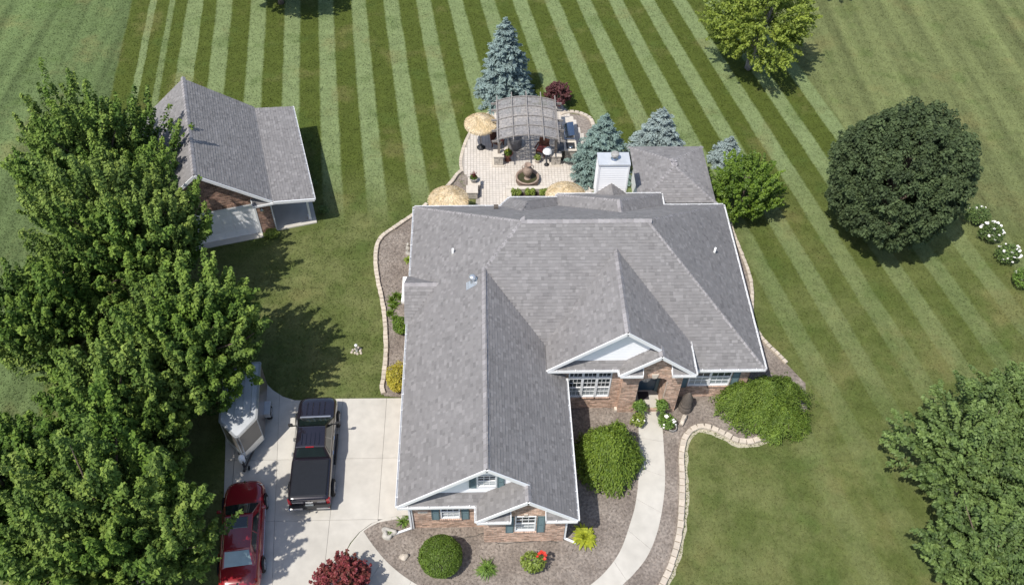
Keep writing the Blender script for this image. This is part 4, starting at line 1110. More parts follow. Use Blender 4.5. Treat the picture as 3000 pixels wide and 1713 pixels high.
def weeping(name, label, base, mounds, leaf, m, per=24, droop=1.0, irregular=.0, cat='tree', r0=.07, stray=.0):
    """strands that rise from the trunk, arch over and hang; mounds: (dx, dy, rx, ry, height, strands)"""
    t = thing(name, label, cat, base)
    PP, DD, NN, RR = [], [], [], []
    mb = MB()
    for (mx, my, rx, ry, h, n) in mounds:
        a = rng.uniform(0, 2 * math.pi, n); q = np.sqrt(rng.random(n)); ph = rng.uniform(0, 6.28, 3)
        ang = 1 + irregular * (np.sin(3 * a + ph[0]) * .5 + np.sin(5 * a + ph[1]) * .35 + np.sin(9 * a + ph[2]) * .3)
        R0 = q * ang * (1 + stray * np.maximum(0, rng.normal(0, 1, n) - 1.0))
        ztop = h * (1 - .52 * q ** 2.0) * rng.uniform(.86, 1.05, n)
        ln = droop * h * rng.uniform(.2, .65, n) * (.35 + .75 * q)
        tt = np.linspace(0, 1, per)[None, :] + rng.normal(0, .02, (n, per))
        rr = R0[:, None] * (.50 + .50 * np.minimum(1, tt * 1.6)) + .06 * tt
        z = ztop[:, None] - ln[:, None] * tt ** 1.6
        aa = a[:, None] + rng.normal(0, .07, (n, 1)) * tt
        P = np.stack((base[0] + mx + np.cos(aa) * rr * rx, base[1] + my + np.sin(aa) * rr * ry, z), 2)
        D = np.gradient(P, axis=1)
        PP.append(P.reshape(-1, 3) + rng.normal(0, leaf * .9, (n * per, 3))); DD.append(D.reshape(-1, 3) + rng.normal(0, .015, (n * per, 3)))
        o = np.c_[np.cos(aa).ravel(), np.sin(aa).ravel(), np.full(n * per, .9)]
        NN.append(o + rng.normal(0, .55, o.shape)); RR.append(np.repeat(rng.normal(.5, .20, n), per) + rng.normal(0, .14, n * per))
        for i in range(9):
            b = i * 2.4; x0, y0 = base[0] + mx, base[1] + my
            mb.tube([(base[0], base[1], h * .55), (x0 + .25 * rx * math.cos(b), y0 + .25 * ry * math.sin(b), h * .78), (x0 + .75 * rx * math.cos(b), y0 + .75 * ry * math.sin(b), h * .5)], [r0 * .5, r0 * .3, .008], 5, caps=False)
    P, D, N, rn = np.vstack(PP), np.vstack(DD), np.vstack(NN), np.concatenate(RR); ok = P[:, 2] > .05
    put('crown', leaf_mesh('crown', P[ok], N[ok], leaf * rng.uniform(.7, 1.35, ok.sum()), m, .42, rn[ok], D[ok]), t)
    h = max(m_[4] for m_ in mounds)
    mb.tube([(base[0], base[1], -.03), (base[0] + .04, base[1], h * .4), (base[0], base[1], h * .7)], [r0, r0 * .8, r0 * .5], 8)
    mb.build('trunk', 'bark', t, True)
    return t
weeping('weeping_mulberry', 'rounded bright green weeping tree between the garage wing and the walkway', (8.75, 3.2, 0), [(0, 0, 1.45, 1.45, 2.6, 1300), (.3, .4, .9, .8, 2.65, 260), (-.4, .1, .8, .9, 2.55, 260)], .060, 'leaf_weep', 24, 1.45, .10, stray=.10)
weeping('weeping_larch', 'wide spreading fine leaved weeping tree right of the entry window', (16.1, 5.9, 0), [(0, 0, 1.35, 1.2, 2.25, 760), (-1.05, .15, 1.05, .9, 1.6, 480), (.95, .30, 1.05, .95, 1.75, 480), (.75, -.85, 1.1, 1.0, 1.4, 520), (-.35, -.8, 1.0, .85, 1.45, 420)], .050, 'leaf_olive', 24, .9, .35, stray=.18)

# ------------------------------------------------------------------ small plants, pots, rocks
def blades(parent, base, n, L, w, m, spread=1.0, arch=.7, z0=0, name='leaves', seg=4, tip=0.15):
    """strap leaves that rise from the middle and arch over"""
    V, F, Rn = [], [], []
    for i in range(n):
        a = random.random() * 6.283; l = L * random.uniform(.6, 1.1); el = math.radians(random.uniform(35, 85)); sp_ = spread * random.uniform(.6, 1.1)
        d = Vector((math.cos(a), math.sin(a), 0)); sd = Vector((-math.sin(a), math.cos(a), 0)); k = len(V)
        for j in range(seg + 1):
            t = j / seg
            p = Vector(base) + Vector((0, 0, z0)) + d * (l * t * math.cos(el) * sp_ + .03) + Vector((0, 0, l * (math.sin(el) * t - arch * t * t * .75)))
            p.z = max(p.z, base[2] + .02 + random.random() * .01)
            ww = w * (math.sin(math.pi * min(1, t * .85 + .15)) ** .8 + .02)
            V += [p - sd * ww, p + sd * ww]
        for j in range(seg): F.append((k + 2 * j, k + 2 * j + 1, k + 2 * j + 3, k + 2 * j + 2)); Rn.append(min(1, max(0, random.gauss(.5, .22))))
    return put(name, mesh(name, V, F, m, False, Rn), parent)

def bushlet(parent, c, rad, n, leaf, m, name='leaves', asp=.6, zmin=-.4, up=.5):
    d = sphere_dirs(n, zmin); k = lobes(9, .35, 7)(d) * (.45 + .55 * rng.random(n) ** .5)
    P = np.array(c) + d * np.array(rad) * k[:, None]; ok = P[:, 2] > .02
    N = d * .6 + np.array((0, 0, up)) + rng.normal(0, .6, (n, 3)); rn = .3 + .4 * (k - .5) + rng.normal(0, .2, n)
    return put(name, leaf_mesh(name, P[ok], N[ok], leaf * rng.uniform(.7, 1.3, ok.sum()), m, asp, rn[ok], d[ok] + np.array((0, 0, .3))), parent)

def flowers(parent, c, rad, n, r, m, name='flower', zmin=.0):
    mb_ = MB()
    for k in range(5):
        a = k * 1.2566; d = Vector((math.cos(a), math.sin(a), .35)) * r; s_ = Vector((-math.sin(a), math.cos(a), 0)) * r * .55
        mb_.add([Vector((0, 0, 0)), d * .6 + s_, d, d * .6 - s_], [(0, 1, 2, 3)])
    me = mb_.mesh(name, m)
    for q in sphere_dirs(n, zmin):
        o = put(name, me)
        o.parent = parent
        o.location = Vector((c[0] + q[0] * rad[0], c[1] + q[1] * rad[1], c[2] + q[2] * rad[2])) - parent.location
        o.rotation_euler = (random.uniform(-.5, .5), random.uniform(-.5, .5), random.random() * 6); o.scale = [random.uniform(.7, 1.3)] * 3

def pot(parent, c, r, h, m, rim=True, soil=True, name='pot'):
    prof = [(r * .68, 0), (r * .8, h * .4), (r * .95, h * .85), (r * 1.06, h * .86), (r * 1.06, h), (r * .9, h), (r * .88, h * .8)]
    o = MB().lathe(c, prof, 18).build(name, m, parent, True)
    if soil: MB().lathe((c[0], c[1], c[2] + h * .84), [(r * .9, 0), (0, .02)], 18).build('soil', 'soil', o)
    return o

def rock(name, label, base, sx, sy, sz, m='rock', rz=0, seed=0):
    r_ = np.random.default_rng(seed + 5)
    vs, fs = [], []
    nu, nv = 12, 8
    ph = r_.uniform(0, 6.28, 8)
    for j in range(nv + 1):
        th_ = math.pi * j / nv
        for i in range(nu):
            a = 2 * math.pi * i / nu
            d = (math.sin(th_) * math.cos(a), math.sin(th_) * math.sin(a), math.cos(th_))
            k = 1 + .14 * math.sin(3 * d[0] * 2 + ph[0]) + .12 * math.sin(4 * d[1] + ph[1]) + .1 * math.sin(5 * d[2] + 3 * d[0] + ph[2]) + r_.uniform(-.05, .05)
            x, y = d[0] * sx * k, d[1] * sy * k
            vs.append((base[0] + x * math.cos(rz) - y * math.sin(rz), base[1] + x * math.sin(rz) + y * math.cos(rz), max(-.03, sz * .45 + d[2] * sz * k * .6)))
    for j in range(nv):
        fs += [(j * nu + i, (j + 1) * nu + i, (j + 1) * nu + (i + 1) % nu, j * nu + (i + 1) % nu) for i in range(nu)]
    o = put(name, mesh(name, vs, fs, m, True)); tag(o, label, 'rock'); return o

g = lambda t: (t[0], t[1], 0)
# front bed
h1 = g((7.498, -0.186, 0)); t = thing('hosta', 'yellow green hosta at the right corner of the garage wing', 'hosta', h1); blades(t, h1, 230, .68, .062, 'leaf_hosta', 1.2, .7)
h2 = g((3.465, -1.478, 0)); t = thing('daylily', 'arching green grassy clump in the middle of the front bed', 'plant', h2); blades(t, h2, 260, .80, .016, 'leaf_green', 1.0, .95, seg=5)
h3 = g((5.276, -1.55, 0)); t = thing('flower_pot', 'dark glazed pot with lime green leaves and a red flower', 'flower pot', h3)
pot(t, h3, .25, .34, 'pot_dark'); bushlet(t, (h3[0] - .02, h3[1] + .08, .62), (.50, .46, .44), 850, .055, 'leaf_lime'); flowers(t, (h3[0] + .34, h3[1] + .16, .98), (.16, .18, .12), 10, .075, 'petal_red')
h4 = g((-0.577, 0.121, 0)); t = thing('stone_planter', 'rough stone planter with a small succulent in the left tip of the bed', 'planter', h4)
mbp = MB(); ring = [(.24 + .05 * math.sin(3 * a + 1) + .03 * math.cos(5 * a), a) for a in np.linspace(0, 2 * math.pi, 19)[:-1]]
n_ = len(ring); vs = [(h4[0] + r_ * 1.15 * math.cos(a), h4[1] + r_ * math.sin(a), 0) for r_, a in ring] + [(h4[0] + r_ * 1.2 * math.cos(a), h4[1] + r_ * 1.02 * math.sin(a), .2 + .03 * math.sin(4 * a)) for r_, a in ring] + [(h4[0] + r_ * .55 * math.cos(a) + .04, h4[1] + r_ * .5 * math.sin(a), .22) for r_, a in ring] + [(h4[0] + r_ * .5 * math.cos(a) + .04, h4[1] + r_ * .45 * math.sin(a), .12) for r_, a in ring]
mbp.add(vs, [(k * n_ + i, k * n_ + (i + 1) % n_, (k + 1) * n_ + (i + 1) % n_, (k + 1) * n_ + i) for k in range(3) for i in range(n_)] + [tuple(range(3 * n_, 4 * n_))])
mbp.build('planter', 'rock_grey', t, True); blades(t, (h4[0] + .04, h4[1], .14), 22, .13, .02, 'leaf_green', 1, .4)
q = (0.099, -0.899, 0); rock('boulder', 'pinkish boulder in the left of the front bed', q, .20, .15, .20, 'rock', .3, 3)
q = (-0.058, 0.971, 0); h5 = g(q); t = thing('grass_clump', 'green clump at the left front corner under the gutter', 'plant', (-.02, .62, 0)); blades(t, (-.02, .62, 0), 60, .6, .02, 'leaf_green', 1, .8)
# spotlight stake
q = g((0.687, -0.98, 0)); t = thing('garden_spotlight', 'small black garden spotlight beside the round bush', 'lamp', q)
MB().tube([(q[0], q[1], 0), (q[0], q[1], .12)], .012).build('stake', 'dark_metal', t); MB().tube([(q[0] - .05, q[1], .13), (q[0] + .06, q[1] + .03, .18)], [.03, .05], 10).build('lamp_head', 'dark_metal', t)
q0 = P2([(1.076, 0.123, 0), (1.613, -0.188, 0), (2.934, -0.039, 0), (3.35, 0.076, 0), (3.923, -0.358, 0), (4.75, -0.34, 0), (5.413, -0.319, 0), (5.911, -0.294, 0), (6.485, -0.411, 0)])
hs = spline(q0, step=.12); mbh = MB().tube([(x, y, .034 + .01 * math.sin(i)) for i, (x, y) in enumerate(hs)], .012, 6)
tag(mbh.build('drip_hose', 'hose'), 'thin dark drip hose lying on the mulch before the garage wing', 'hose')
# entry
def fern(label, x, y):
    t = thing('potted_fern', label, 'potted plant', (x, y, .0)); z0 = .22; MB().lathe((x, y, .02), [(.15, 0), (.16, .05), (.09, .09), (.08, .17), (.13, .21)], 16).build('pedestal', 'pot_dark', t, True)
    pot(t, (x, y, z0), .17, .40, 'pot_dark')
    blades(t, (x, y, z0 + .36), 150, .75, .022, 'leaf_green', .8, .75, seg=5, name='fronds'); bushlet(t, (x, y, z0 + .62), (.28, .28, .32), 500, .04, 'leaf_green', 'fronds')
    return t
fern('potted fern in a dark urn left of the front door step', 10.42, 5.68)
fern('potted fern in a dark urn right of the front door step', 11.42, 5.68)
t = thing('flower_pot', 'white flowering plant in a pot by the right of the walkway', 'flower pot', (11.78, 4.98, 0))
pot(t, (11.86, 4.86, 0), .19, .3, 'pot_grey'); bushlet(t, (11.6, 5.08, .42), (.42, .40, .34), 700, .05, 'leaf_green'); flowers(t, (11.62, 5.02, .45), (.38, .36, .32), 17, .055, 'petal_white')
t = thing('flower_pot', 'leafy green plant by the left of the walkway below the entry', 'flower pot', (10.3, 5.2, 0))
pot(t, (10.3, 5.2, 0), .15, .25, 'pot_grey'); bushlet(t, (10.34, 5.2, .38), (.34, .36, .32), 520, .05, 'leaf_lime'); flowers(t, (10.36, 5.15, .4), (.3, .3, .28), 5, .04, 'petal_white')
tag(MB().box(10.52, 11.02, 6.42, 6.84, .192, .204).build('doormat', 'doormat'), 'dark doormat in front of the blue entry door', 'doormat')
# burlap-like spiral cone
q = g((12.635, 5.987, 0)); t = thing('topiary_cone', 'dark grey brown tapered cone bush right of the entry pier', 'topiary', q)
mbt = MB(); rowsN = 15
for i in range(rowsN):
    z = .05 + i * .085; r_ = .30 * (1 - (i / rowsN) ** 1.6) + .03 + (.06 if i == 0 else 0) - (.08 if i == 0 else 0)
    mbt.lathe((q[0], q[1], z), [(r_ * .86, -.03), (r_, .015), (r_ * .93, .055), (r_ * .8, .06)], 20, random.random())
mbt.lathe((q[0], q[1], .02), [(.25, 0), (.24, .9), (.06, 1.3), (0, 1.34)], 16)
mbt.build('bound_foliage', 'topiary_brown', t, True)
q = (12.437, 5.302, 0); rock('boulder', 'jagged pale stone standing in the bed right of the walkway', q, .13, .28, .34, 'rock', -.5, 8)
q = (11.962, 4.825, 0); rock('boulder', 'small flat pale stone beside the walkway', q, .13, .10, .08, 'rock', .2, 9)
q = (16.773, 7.894, 0)
# left bed
def shrub(label, u, rad, zc, n, leaf, m, name='shrub', fl=None):
    t = thing(name, label, 'shrub', (u[0], u[1], 0)); bushlet(t, (u[0], u[1], zc), rad, n, leaf, m, 'foliage')
    mb_ = MB(); [mb_.tube([(u[0], u[1], 0), (u[0] + rad[0] * .5 * math.cos(i * 1.3), u[1] + rad[1] * .5 * math.sin(i * 1.3), zc + rad[2] * .3)], [.018, .006], 5) for i in range(6)]
    mb_.build('stem', 'bark', t)
    if fl: flowers(t, (u[0], u[1], zc), (rad[0] * .95, rad[1] * .95, rad[2] * .95), fl, .075, 'petal_white', zmin=-.1)
    return t
shrub('golden yellow shrub beside the driveway end of the left bed', (-.62, 7.6, 0), (.52, .78, .55), .45, 2600, .042, 'leaf_gold', 'golden_shrub')
t = thing('leafy_clump', 'spiky green clump in the left bed nearest the side stoop', 'plant', (-1.0, 12.1, 0))
for a, b in ((-.7, 12.75), (-1.15, 12.6), (-1.1, 12.15), (-1.2, 11.75), (-.9, 11.4), (-.95, 12.9), (-.6, 12.8), (-1.0, 12.35)): blades(t, (a, b, 0), 60, .46, .020, 'leaf_bright', 1, .6)
shrub('dark green shrub with reddish tips under the left gutter', (-.58, 10.8, 0), (.42, .55, .42), .32, 1300, .042, 'leaf_bright', 'small_shrub')
t = thing('hosta', 'lime hosta against the left wall beside the small statue', 'hosta', (-.42, 15.3, 0)); blades(t, (-.42, 15.3, 0), 90, .42, .04, 'leaf_lime', 1.1, .7)
t = thing('garden_statue', 'small grey garden statue in the left bed', 'statue', (-.45, 15.85, 0))
mbs = MB().lathe((-.45, 15.85, 0), [(.16, 0), (.17, .06), (.12, .09), (.09, .2), (.14, .38), (.11, .52), (.05, .58), (.045, .62)], 12); mbs.build('body', 'rock_grey', t, True)
MB().lathe((-.45, 15.85, .6), [(.0, 0), (.075, .05), (.08, .1), (.05, .16), (0, .18)], 12).build('head', 'rock_grey', t, True)
t = thing('leafy_clump', 'narrow green clump at the rear of the left bed', 'plant', (-.02, 16.15, 0)); blades(t, (-.02, 16.15, 0), 50, .5, .02, 'leaf_bright', .8, .7)
t = thing('foundation_shrub', 'small green shrub at the front corner of the detached garage', 'shrub', TG((-.45, -.1, 0))); bushlet(t, TG((-.45, -.1, .25)), (.38, .3, .3), 500, .05, 'leaf_lime')
for i, (lx, ly) in enumerate(((2.25, 3.2), (2.45, .95))):
    p_ = TG((lx, ly, 0)); t = thing('low_plant', ('pale plant beside the garage porch halfway back', 'pale plant at the front end of the garage porch')[i], 'plant', p_); bushlet(t, (p_[0], p_[1], .25), (.26, .26, .25), 300, .05, 'leaf_grey')
# lawn cap with pebbles
q = g((-2.647, 9.516, 0)); t = thing('well_cap', 'white standpipe with pale pebbles in the shaded lawn', 'pipe', q)
MB().lathe(q, [(.06, 0), (.06, .42), (.075, .43), (.075, .5), (.0, .52)], 12).build('pipe', 'white_trim', t, True)
for i in range(9):
    a = i * .7; rr_ = .16 + .05 * (i % 3); mbx = MB().lathe((q[0] + rr_ * math.cos(a), q[1] + rr_ * math.sin(a) * .8, 0), [(.07, 0), (.06, .05), (.02, .07), (0, .07)], 7); mbx.build('pebble', 'rock', t, True)
# roses on the right lawn
RG = 'rose bushes in a row on the right lawn'
for lab, u, n, fl in (('rose bush next to the dense round tree, mostly green leaves', (30.501, 17.751, 0), 900, 8), ('rose bush with the most white flowers, second from the round tree', (30.784, 16.53, 0), 900, 34), ('rose bush with white flowers, third from the round tree', (31.086, 14.913, 0), 800, 20), ('small green rose bush at the right edge, last of the row', (31.256, 13.173, 0), 800, 3)):
    s_ = shrub(lab, u, (.64, .58, .58), .55, int(n * 1.35), .052, 'leaf_green' if fl < 5 else 'leaf_grey', 'rose_bush', fl); s_["group"] = RG

# ------------------------------------------------------------------ mown grass: real blades over the lawn
def pip(px, py, poly):
    r_ = np.zeros(len(px), bool); k = len(poly)
    for i in range(k):
        (x1_, y1_), (x2_, y2_) = poly[i - 1][:2], poly[i][:2]
        c = (y1_ > py) != (y2_ > py)
        if y1_ != y2_: r_ ^= c & (px < (x2_ - x1_) * (py - y1_) / (y2_ - y1_) + x1_)
    return r_
FOOT = [(.35, .35), (3.3, .35), (3.3, -.35), (6.65, -.35), (6.65, 6.1), (9.4, 6.1), (9.4, 5.85), (12.15, 5.85), (12.15, 6.6), (15.45, 6.6), (15.45, 16.3), (.35, 16.3)]
NG = 250000
gy = -4 + 46 * rng.random(NG) ** 1.0; gx = rng.uniform(-1, 1, NG) * (22 + gy * .40) + 6
no = np.zeros(NG, bool)
for poly in (drive, [tuple(p) for p in I] + [tuple(p) for p in O[::-1]], strip, front_bed, right_bed, left_bed, patio, rear_bed, FOOT,
             [TG(p) for p in ((-6.4, -.05, 0), (2.0, -.05, 0), (2.0, 7.7, 0), (-6.4, 7.7, 0))]): no |= pip(gx, gy, poly)
gx, gy = gx[~no], gy[~no]; k = len(gx)
lean = rng.normal(0, .55, (k, 2))
Dg = np.c_[lean, np.ones(k) * .55]
Ng = rng.normal(0, 1, (k, 3)); Ng[:, 2] = np.abs(Ng[:, 2]) + .6
grass = put('grass', leaf_mesh('grass', np.c_[gx, gy, np.full(k, .022)], Ng, rng.uniform(.034, .068, k), 'lawn', .30, None, Dg))
tag(grass, 'short mown green grass blades covering the lawn', 'grass', kind='stuff')

# loose bark chips and litter on the beds
for nm, lab, poly, n in (('bark_chips', 'loose bark chips on the bed in front of the house', front_bed, 9000), ('bark_chips', 'loose bark chips on the bed right of the walkway', right_bed, 7000), ('bark_chips', 'loose bark chips on the bed left of the house', left_bed, 4500)):
    a = np.array(poly); lo, hi = a.min(0), a.max(0)
    p_ = rng.uniform(lo, hi, (n * 3, 2)); p_ = p_[pip(p_[:, 0], p_[:, 1], [tuple(q) for q in poly])][:n]
    p_ = p_[~pip(p_[:, 0], p_[:, 1], FOOT)]
    k = len(p_); Nn = rng.normal(0, .35, (k, 3)); Nn[:, 2] += 1
    tag(put(nm, leaf_mesh(nm, np.c_[p_, np.full(k, .034)], Nn, rng.uniform(.02, .05, k), 'bark_chip', .5, None, None, fold=.1)), lab, 'bark chips', kind='stuff')

# ------------------------------------------------------------------ patio
def umbrella(label, x, y, r, zt_):
    t = thing('thatched_umbrella', label, 'umbrella', (x, y, 0), group='thatched umbrellas on the patio')
    MB().tube([(x, y, .04), (x, y, zt_)], .025, 10).build('pole', 'post_wood', t, True)
    MB().lathe((x, y, .04), [(.24, 0), (.25, .05), (.08, .09), (.05, .3), (0, .3)], 18).build('base', 'dark_metal', t, True)
    zc = lambda q: zt_ - .50 * (q / r) ** 1.6 * (r / 1.0) * .9
    s = MB(); n = 28
    prof = [(0.02, 0), (r * .25, zc(r * .25) - zt_), (r * .5, zc(r * .5) - zt_), (r * .75, zc(r * .75) - zt_), (r * .97, zc(r * .97) - zt_)]
    s.lathe((x, y, zt_), prof, n); s.build('canopy', 'thatch', t, True)
    N_ = 5200; q = r * np.sqrt(rng.random(N_)) * 1.0 + .01; a = rng.uniform(0, 6.2832, N_)
    zz = np.array([zc(v) for v in q]) + .012 + rng.uniform(0, .015, N_)
    P = np.c_[x + q * np.cos(a), y + q * np.sin(a), zz]
    sl_ = -.72 * (q / r) ** .6
    D = np.c_[np.cos(a), np.sin(a), sl_] + rng.normal(0, .10, (N_, 3)); Nn = np.c_[-sl_ * np.cos(a), -sl_ * np.sin(a), np.ones(N_)] + rng.normal(0, .22, (N_, 3))
    k = 1500; a2 = rng.uniform(0, 6.2832, k); q2 = r * rng.uniform(.97, 1.02, k)
    P2_ = np.c_[x + q2 * np.cos(a2), y + q2 * np.sin(a2), zc(r) - rng.uniform(0, .10, k)]; D2 = np.c_[np.cos(a2) * .25, np.sin(a2) * .25, np.full(k, -1.0)] + rng.normal(0, .12, (k, 3)); N2 = np.c_[np.cos(a2), np.sin(a2), np.full(k, .2)]
    o = put('thatch_fringe', leaf_mesh('thatch_fringe', np.vstack((P, P2_)), np.vstack((Nn, N2)), np.r_[rng.uniform(.05, .09, N_), rng.uniform(.06, .1, k)], 'thatch', .13, rng.random(N_ + k), np.vstack((D, D2)), fold=.05), t)
    for j in range(8):
        b = j * math.pi / 4 + .2; MB().tube([(x, y, zt_ - .05), (x + r * .5 * math.cos(b), y + r * .5 * math.sin(b), zc(r * .5) - .03), (x + r * .95 * math.cos(b), y + r * .95 * math.sin(b), zc(r * .95) - .02)], .012, 5).build('rib', 'post_wood', t)
umbrella('thatched umbrella left of the pergola', 3.40, 24.15, .92, 2.28)
umbrella('thatched umbrella at the left rear corner of the house', 1.66, 17.98, 1.06, 2.30)
umbrella('thatched umbrella partly hidden behind the rear roof near the chimney', 7.88, 18.35, 1.06, 2.20)

# pergola with an arched shade cloth
pg = thing('pergola', 'weathered grey pergola with an arched mesh roof over the patio', 'pergola', (6.0, 23.8, 0))
px0, px1, py0, py1 = 4.28, 7.76, 22.0, 25.55
arch = lambda x: 2.36 + .36 * (1 - ((x - (px0 + px1) / 2) / ((px1 - px0) / 2)) ** 2)
for x in (4.42, 7.66):
    for y in (22.85, 25.2):
        MB().box(x - .07, x + .07, y - .07, y + .07, .04, arch(x) - .08).build('post', 'post_wood', pg)
    MB().beam((x, py0 + .1, arch(x) - .12), (x, py1 - .1, arch(x) - .12), .06, .16).build('side_beam', 'weathered_wood', pg)
    for y in (22.1, 23.0, 23.9, 24.8, 25.4):
        sgn = -1 if x < 6 else 1
        MB().beam((x, y, arch(x) - .12), (x + sgn * .42, y, arch(x) - .16), .05, .13).build('bracket', 'weathered_wood', pg)
xs_ = np.linspace(px0, px1, 13)
for i in range(5):
    x = px0 + .06 + (px1 - px0 - .12) * i / 4
    MB().beam((x, py0 - .28, arch(x) + .05), (x, py1 + .32, arch(x) + .05), .045, .11).build('rafter', 'weathered_wood', pg)
for i in range(5):
    y = py0 + .08 + (py1 - py0 - .16) * i / 4
    m_ = MB()
    for a, b in zip(xs_, xs_[1:]): m_.beam((a - .01, y, arch(a) + .02), (b + .01, y, arch(b) + .02), .05, .07)
    m_.build('purlin', 'weathered_wood', pg)
# woven mesh cloth: slats of shade with gaps
cl = MB(); ny = 74
for j in range(ny):
    y = py0 + .1 + (py1 - py0 - .2) * j / (ny - 1)
    for a, b in zip(xs_, xs_[1:]):
        za, zb = arch(a) - .02 + random.uniform(-.012, .012), arch(b) - .02 + random.uniform(-.012, .012); w = .0190
        cl.add([(a, y - w, za), (b, y - w + random.uniform(-.02, .02), zb), (b, y + w, zb + .004), (a, y + w, za + .004)], [(0, 1, 2, 3)])
cl.build('shade_cloth', 'shade_cloth', pg)
# stone pillars under the front posts, stone by stone
for i, cx in enumerate((4.40, 7.70)):
    mbk = MB()
    MB().box(cx - .36, cx + .36, 22.48, 23.2, .04, .10).build('pillar_foot', 'stone_cap', pg)
    for r_ in range(4):
        z = .10 + r_ * .15
        cutx = (cx - .27, cx - .27 + random.uniform(.2, .34), cx + .27)
        for a, b in zip(cutx, cutx[1:]): MB().box(a + .006, b - .006, 22.56 + random.uniform(-.015, .01), 22.92, z + .005, z + .145).build('pillar_stone', 'stone_block', pg, bevel=.015)
        MB().box(cx - .27, cx + .27, 22.93, 23.12, z, z + .147).build('pillar_stone', 'stone_block', pg)
    MB().box(cx - .31, cx + .31, 22.52, 23.16, .70, .78).build('pillar_cap', 'stone_cap', pg, bevel=.012)

# fountain
f0 = g((6.004, 21.293, 0)); t = thing('fountain', 'brown stone urn fountain in a round basin on the patio', 'fountain', (f0[0], f0[1], .04)); fx, fy = f0[0], f0[1]
MB().lathe((fx, fy, .04), [(.60, 0), (.66, .05), (.64, .30), (.68, .34), (.66, .38), (.58, .37), (.55, .30), (.53, .12), (0, .10)], 32).build('basin', 'fountain_stone', t, True)
MB().lathe((fx, fy, .27), [(.56, 0), (0, .001)], 32).build('water', 'water', t)
MB().lathe((fx, fy, .14), [(.20, 0), (.21, .12), (.15, .16), (.12, .22), (.13, .30), (.20, .42), (.265, .62), (.27, .76), (.21, .92), (.14, 1.0), (.13, 1.05), (.19, 1.12), (.20, 1.15), (.15, 1.15), (.11, 1.06), (0, 1.0)], 26).build('urn', 'fountain_stone', t, True)
for s_ in (-1, 1):
    MB().tube([(fx + s_ * .14, fy, 1.20), (fx + s_ * .27, fy, 1.22), (fx + s_ * .33, fy, 1.10), (fx + s_ * .29, fy, .95), (fx + s_ * .24, fy, .88)], .028, 8).build('handle', 'fountain_stone', t, True)
# planter wall with three clumps of plants
t = thing('planter_box', 'low stone planter box with green plants in front of the fountain', 'planter', (6.0, 19.55, 0))
bx0, bx1, by0, by1 = 5.02, 7.05, 19.45, 20.38
for a, b, c, d in ((bx0 - .22, bx1 + .1, by1 - .22, by1), (bx0 - .22, bx1 + .1, by0 - .1, by0 + .1), (bx0 - .22, bx0 + .02, by0 + .1, by1 - .22)): MB().box(a, b, c, d, .03, .44).build('box_wall', 'stone_block', t); MB().box(a - .015, b + .015, c - .01, d + .01, .44, .50).build('cap_stone', 'stone_cap', t)
MB().box(bx0, bx1, by0, by1 - .1, .02, .22).build('soil', 'soil', t)
for x in (5.17, 5.43, 5.95, 6.25, 6.78, 6.98): bushlet(t, (x, 19.92, .46), (.17, .22, .24), 240, .045, 'leaf_lime', 'plant')
# pedestals
q = (2.997, 20.596, 0); t = thing('stone_pedestal', 'square stone pedestal carrying the red leaved pot', 'pedestal', g(q))
MB().box(q[0] - .32, q[0] + .32, q[1] - .05, q[1] + .5, .03, .42).build('block', 'stone_block', t, bevel=.02); MB().box(q[0] - .35, q[0] + .35, q[1] - .08, q[1] + .53, .42, .49).build('cap_stone', 'stone_cap', t, bevel=.01)
qx, qy = q[0] - .02, q[1] + .2
t = thing('flower_pot', 'round grey pot with dark red spiky leaves on a stone pedestal', 'flower pot', (qx, qy, .49)); pot(t, (qx, qy, .49), .22, .28, 'pot_grey')
blades(t, (qx, qy, .72), 24, .68, .036, 'leaf_red', .55, .25, name='red_leaves'); blades(t, (qx, qy, .72), 26, .36, .03, 'leaf_dark', 1.0, .5); bushlet(t, (qx, qy, .80), (.2, .2, .16), 120, .04, 'leaf_green')
q = (2.884, 19.919, 0); t = thing('stone_pedestal', 'lower square stone block beside the thatched umbrella near the house', 'pedestal', g(q))
MB().box(q[0] - .30, q[0] + .30, q[1] - .05, q[1] + .52, .03, .46).build('block', 'stone_block', t, bevel=.02); MB().box(q[0] - .33, q[0] + .33, q[1] - .08, q[1] + .55, .46, .53).build('cap_stone', 'stone_cap', t, bevel=.01)
# covered round table
q = (5.367, 24.263, 0); t = thing('covered_table', 'round table under a grey weather cover below the pergola', 'table', g(q))
prof = [(.40, 0), (.42, .1), (.40, .45), (.41, .62), (.38, .70), (.2, .74), (0, .75)]
mbc = MB(); n_ = 26; vs = []
for k, (r_, z) in enumerate(prof): vs += [(q[0] + (r_ + (.025 * math.sin(9 * a) if k < 4 else 0)) * math.cos(a), q[1] + (r_ + (.025 * math.sin(9 * a) if k < 4 else 0)) * math.sin(a), .04 + z) for a in np.linspace(0, 2 * math.pi, n_ + 1)[:-1]]
mbc.add(vs, [(k * n_ + i, k * n_ + (i + 1) % n_, (k + 1) * n_ + (i + 1) % n_, (k + 1) * n_ + i) for k in range(len(prof) - 1) for i in range(n_)]).build('cover', 'cover_cloth', t, True)
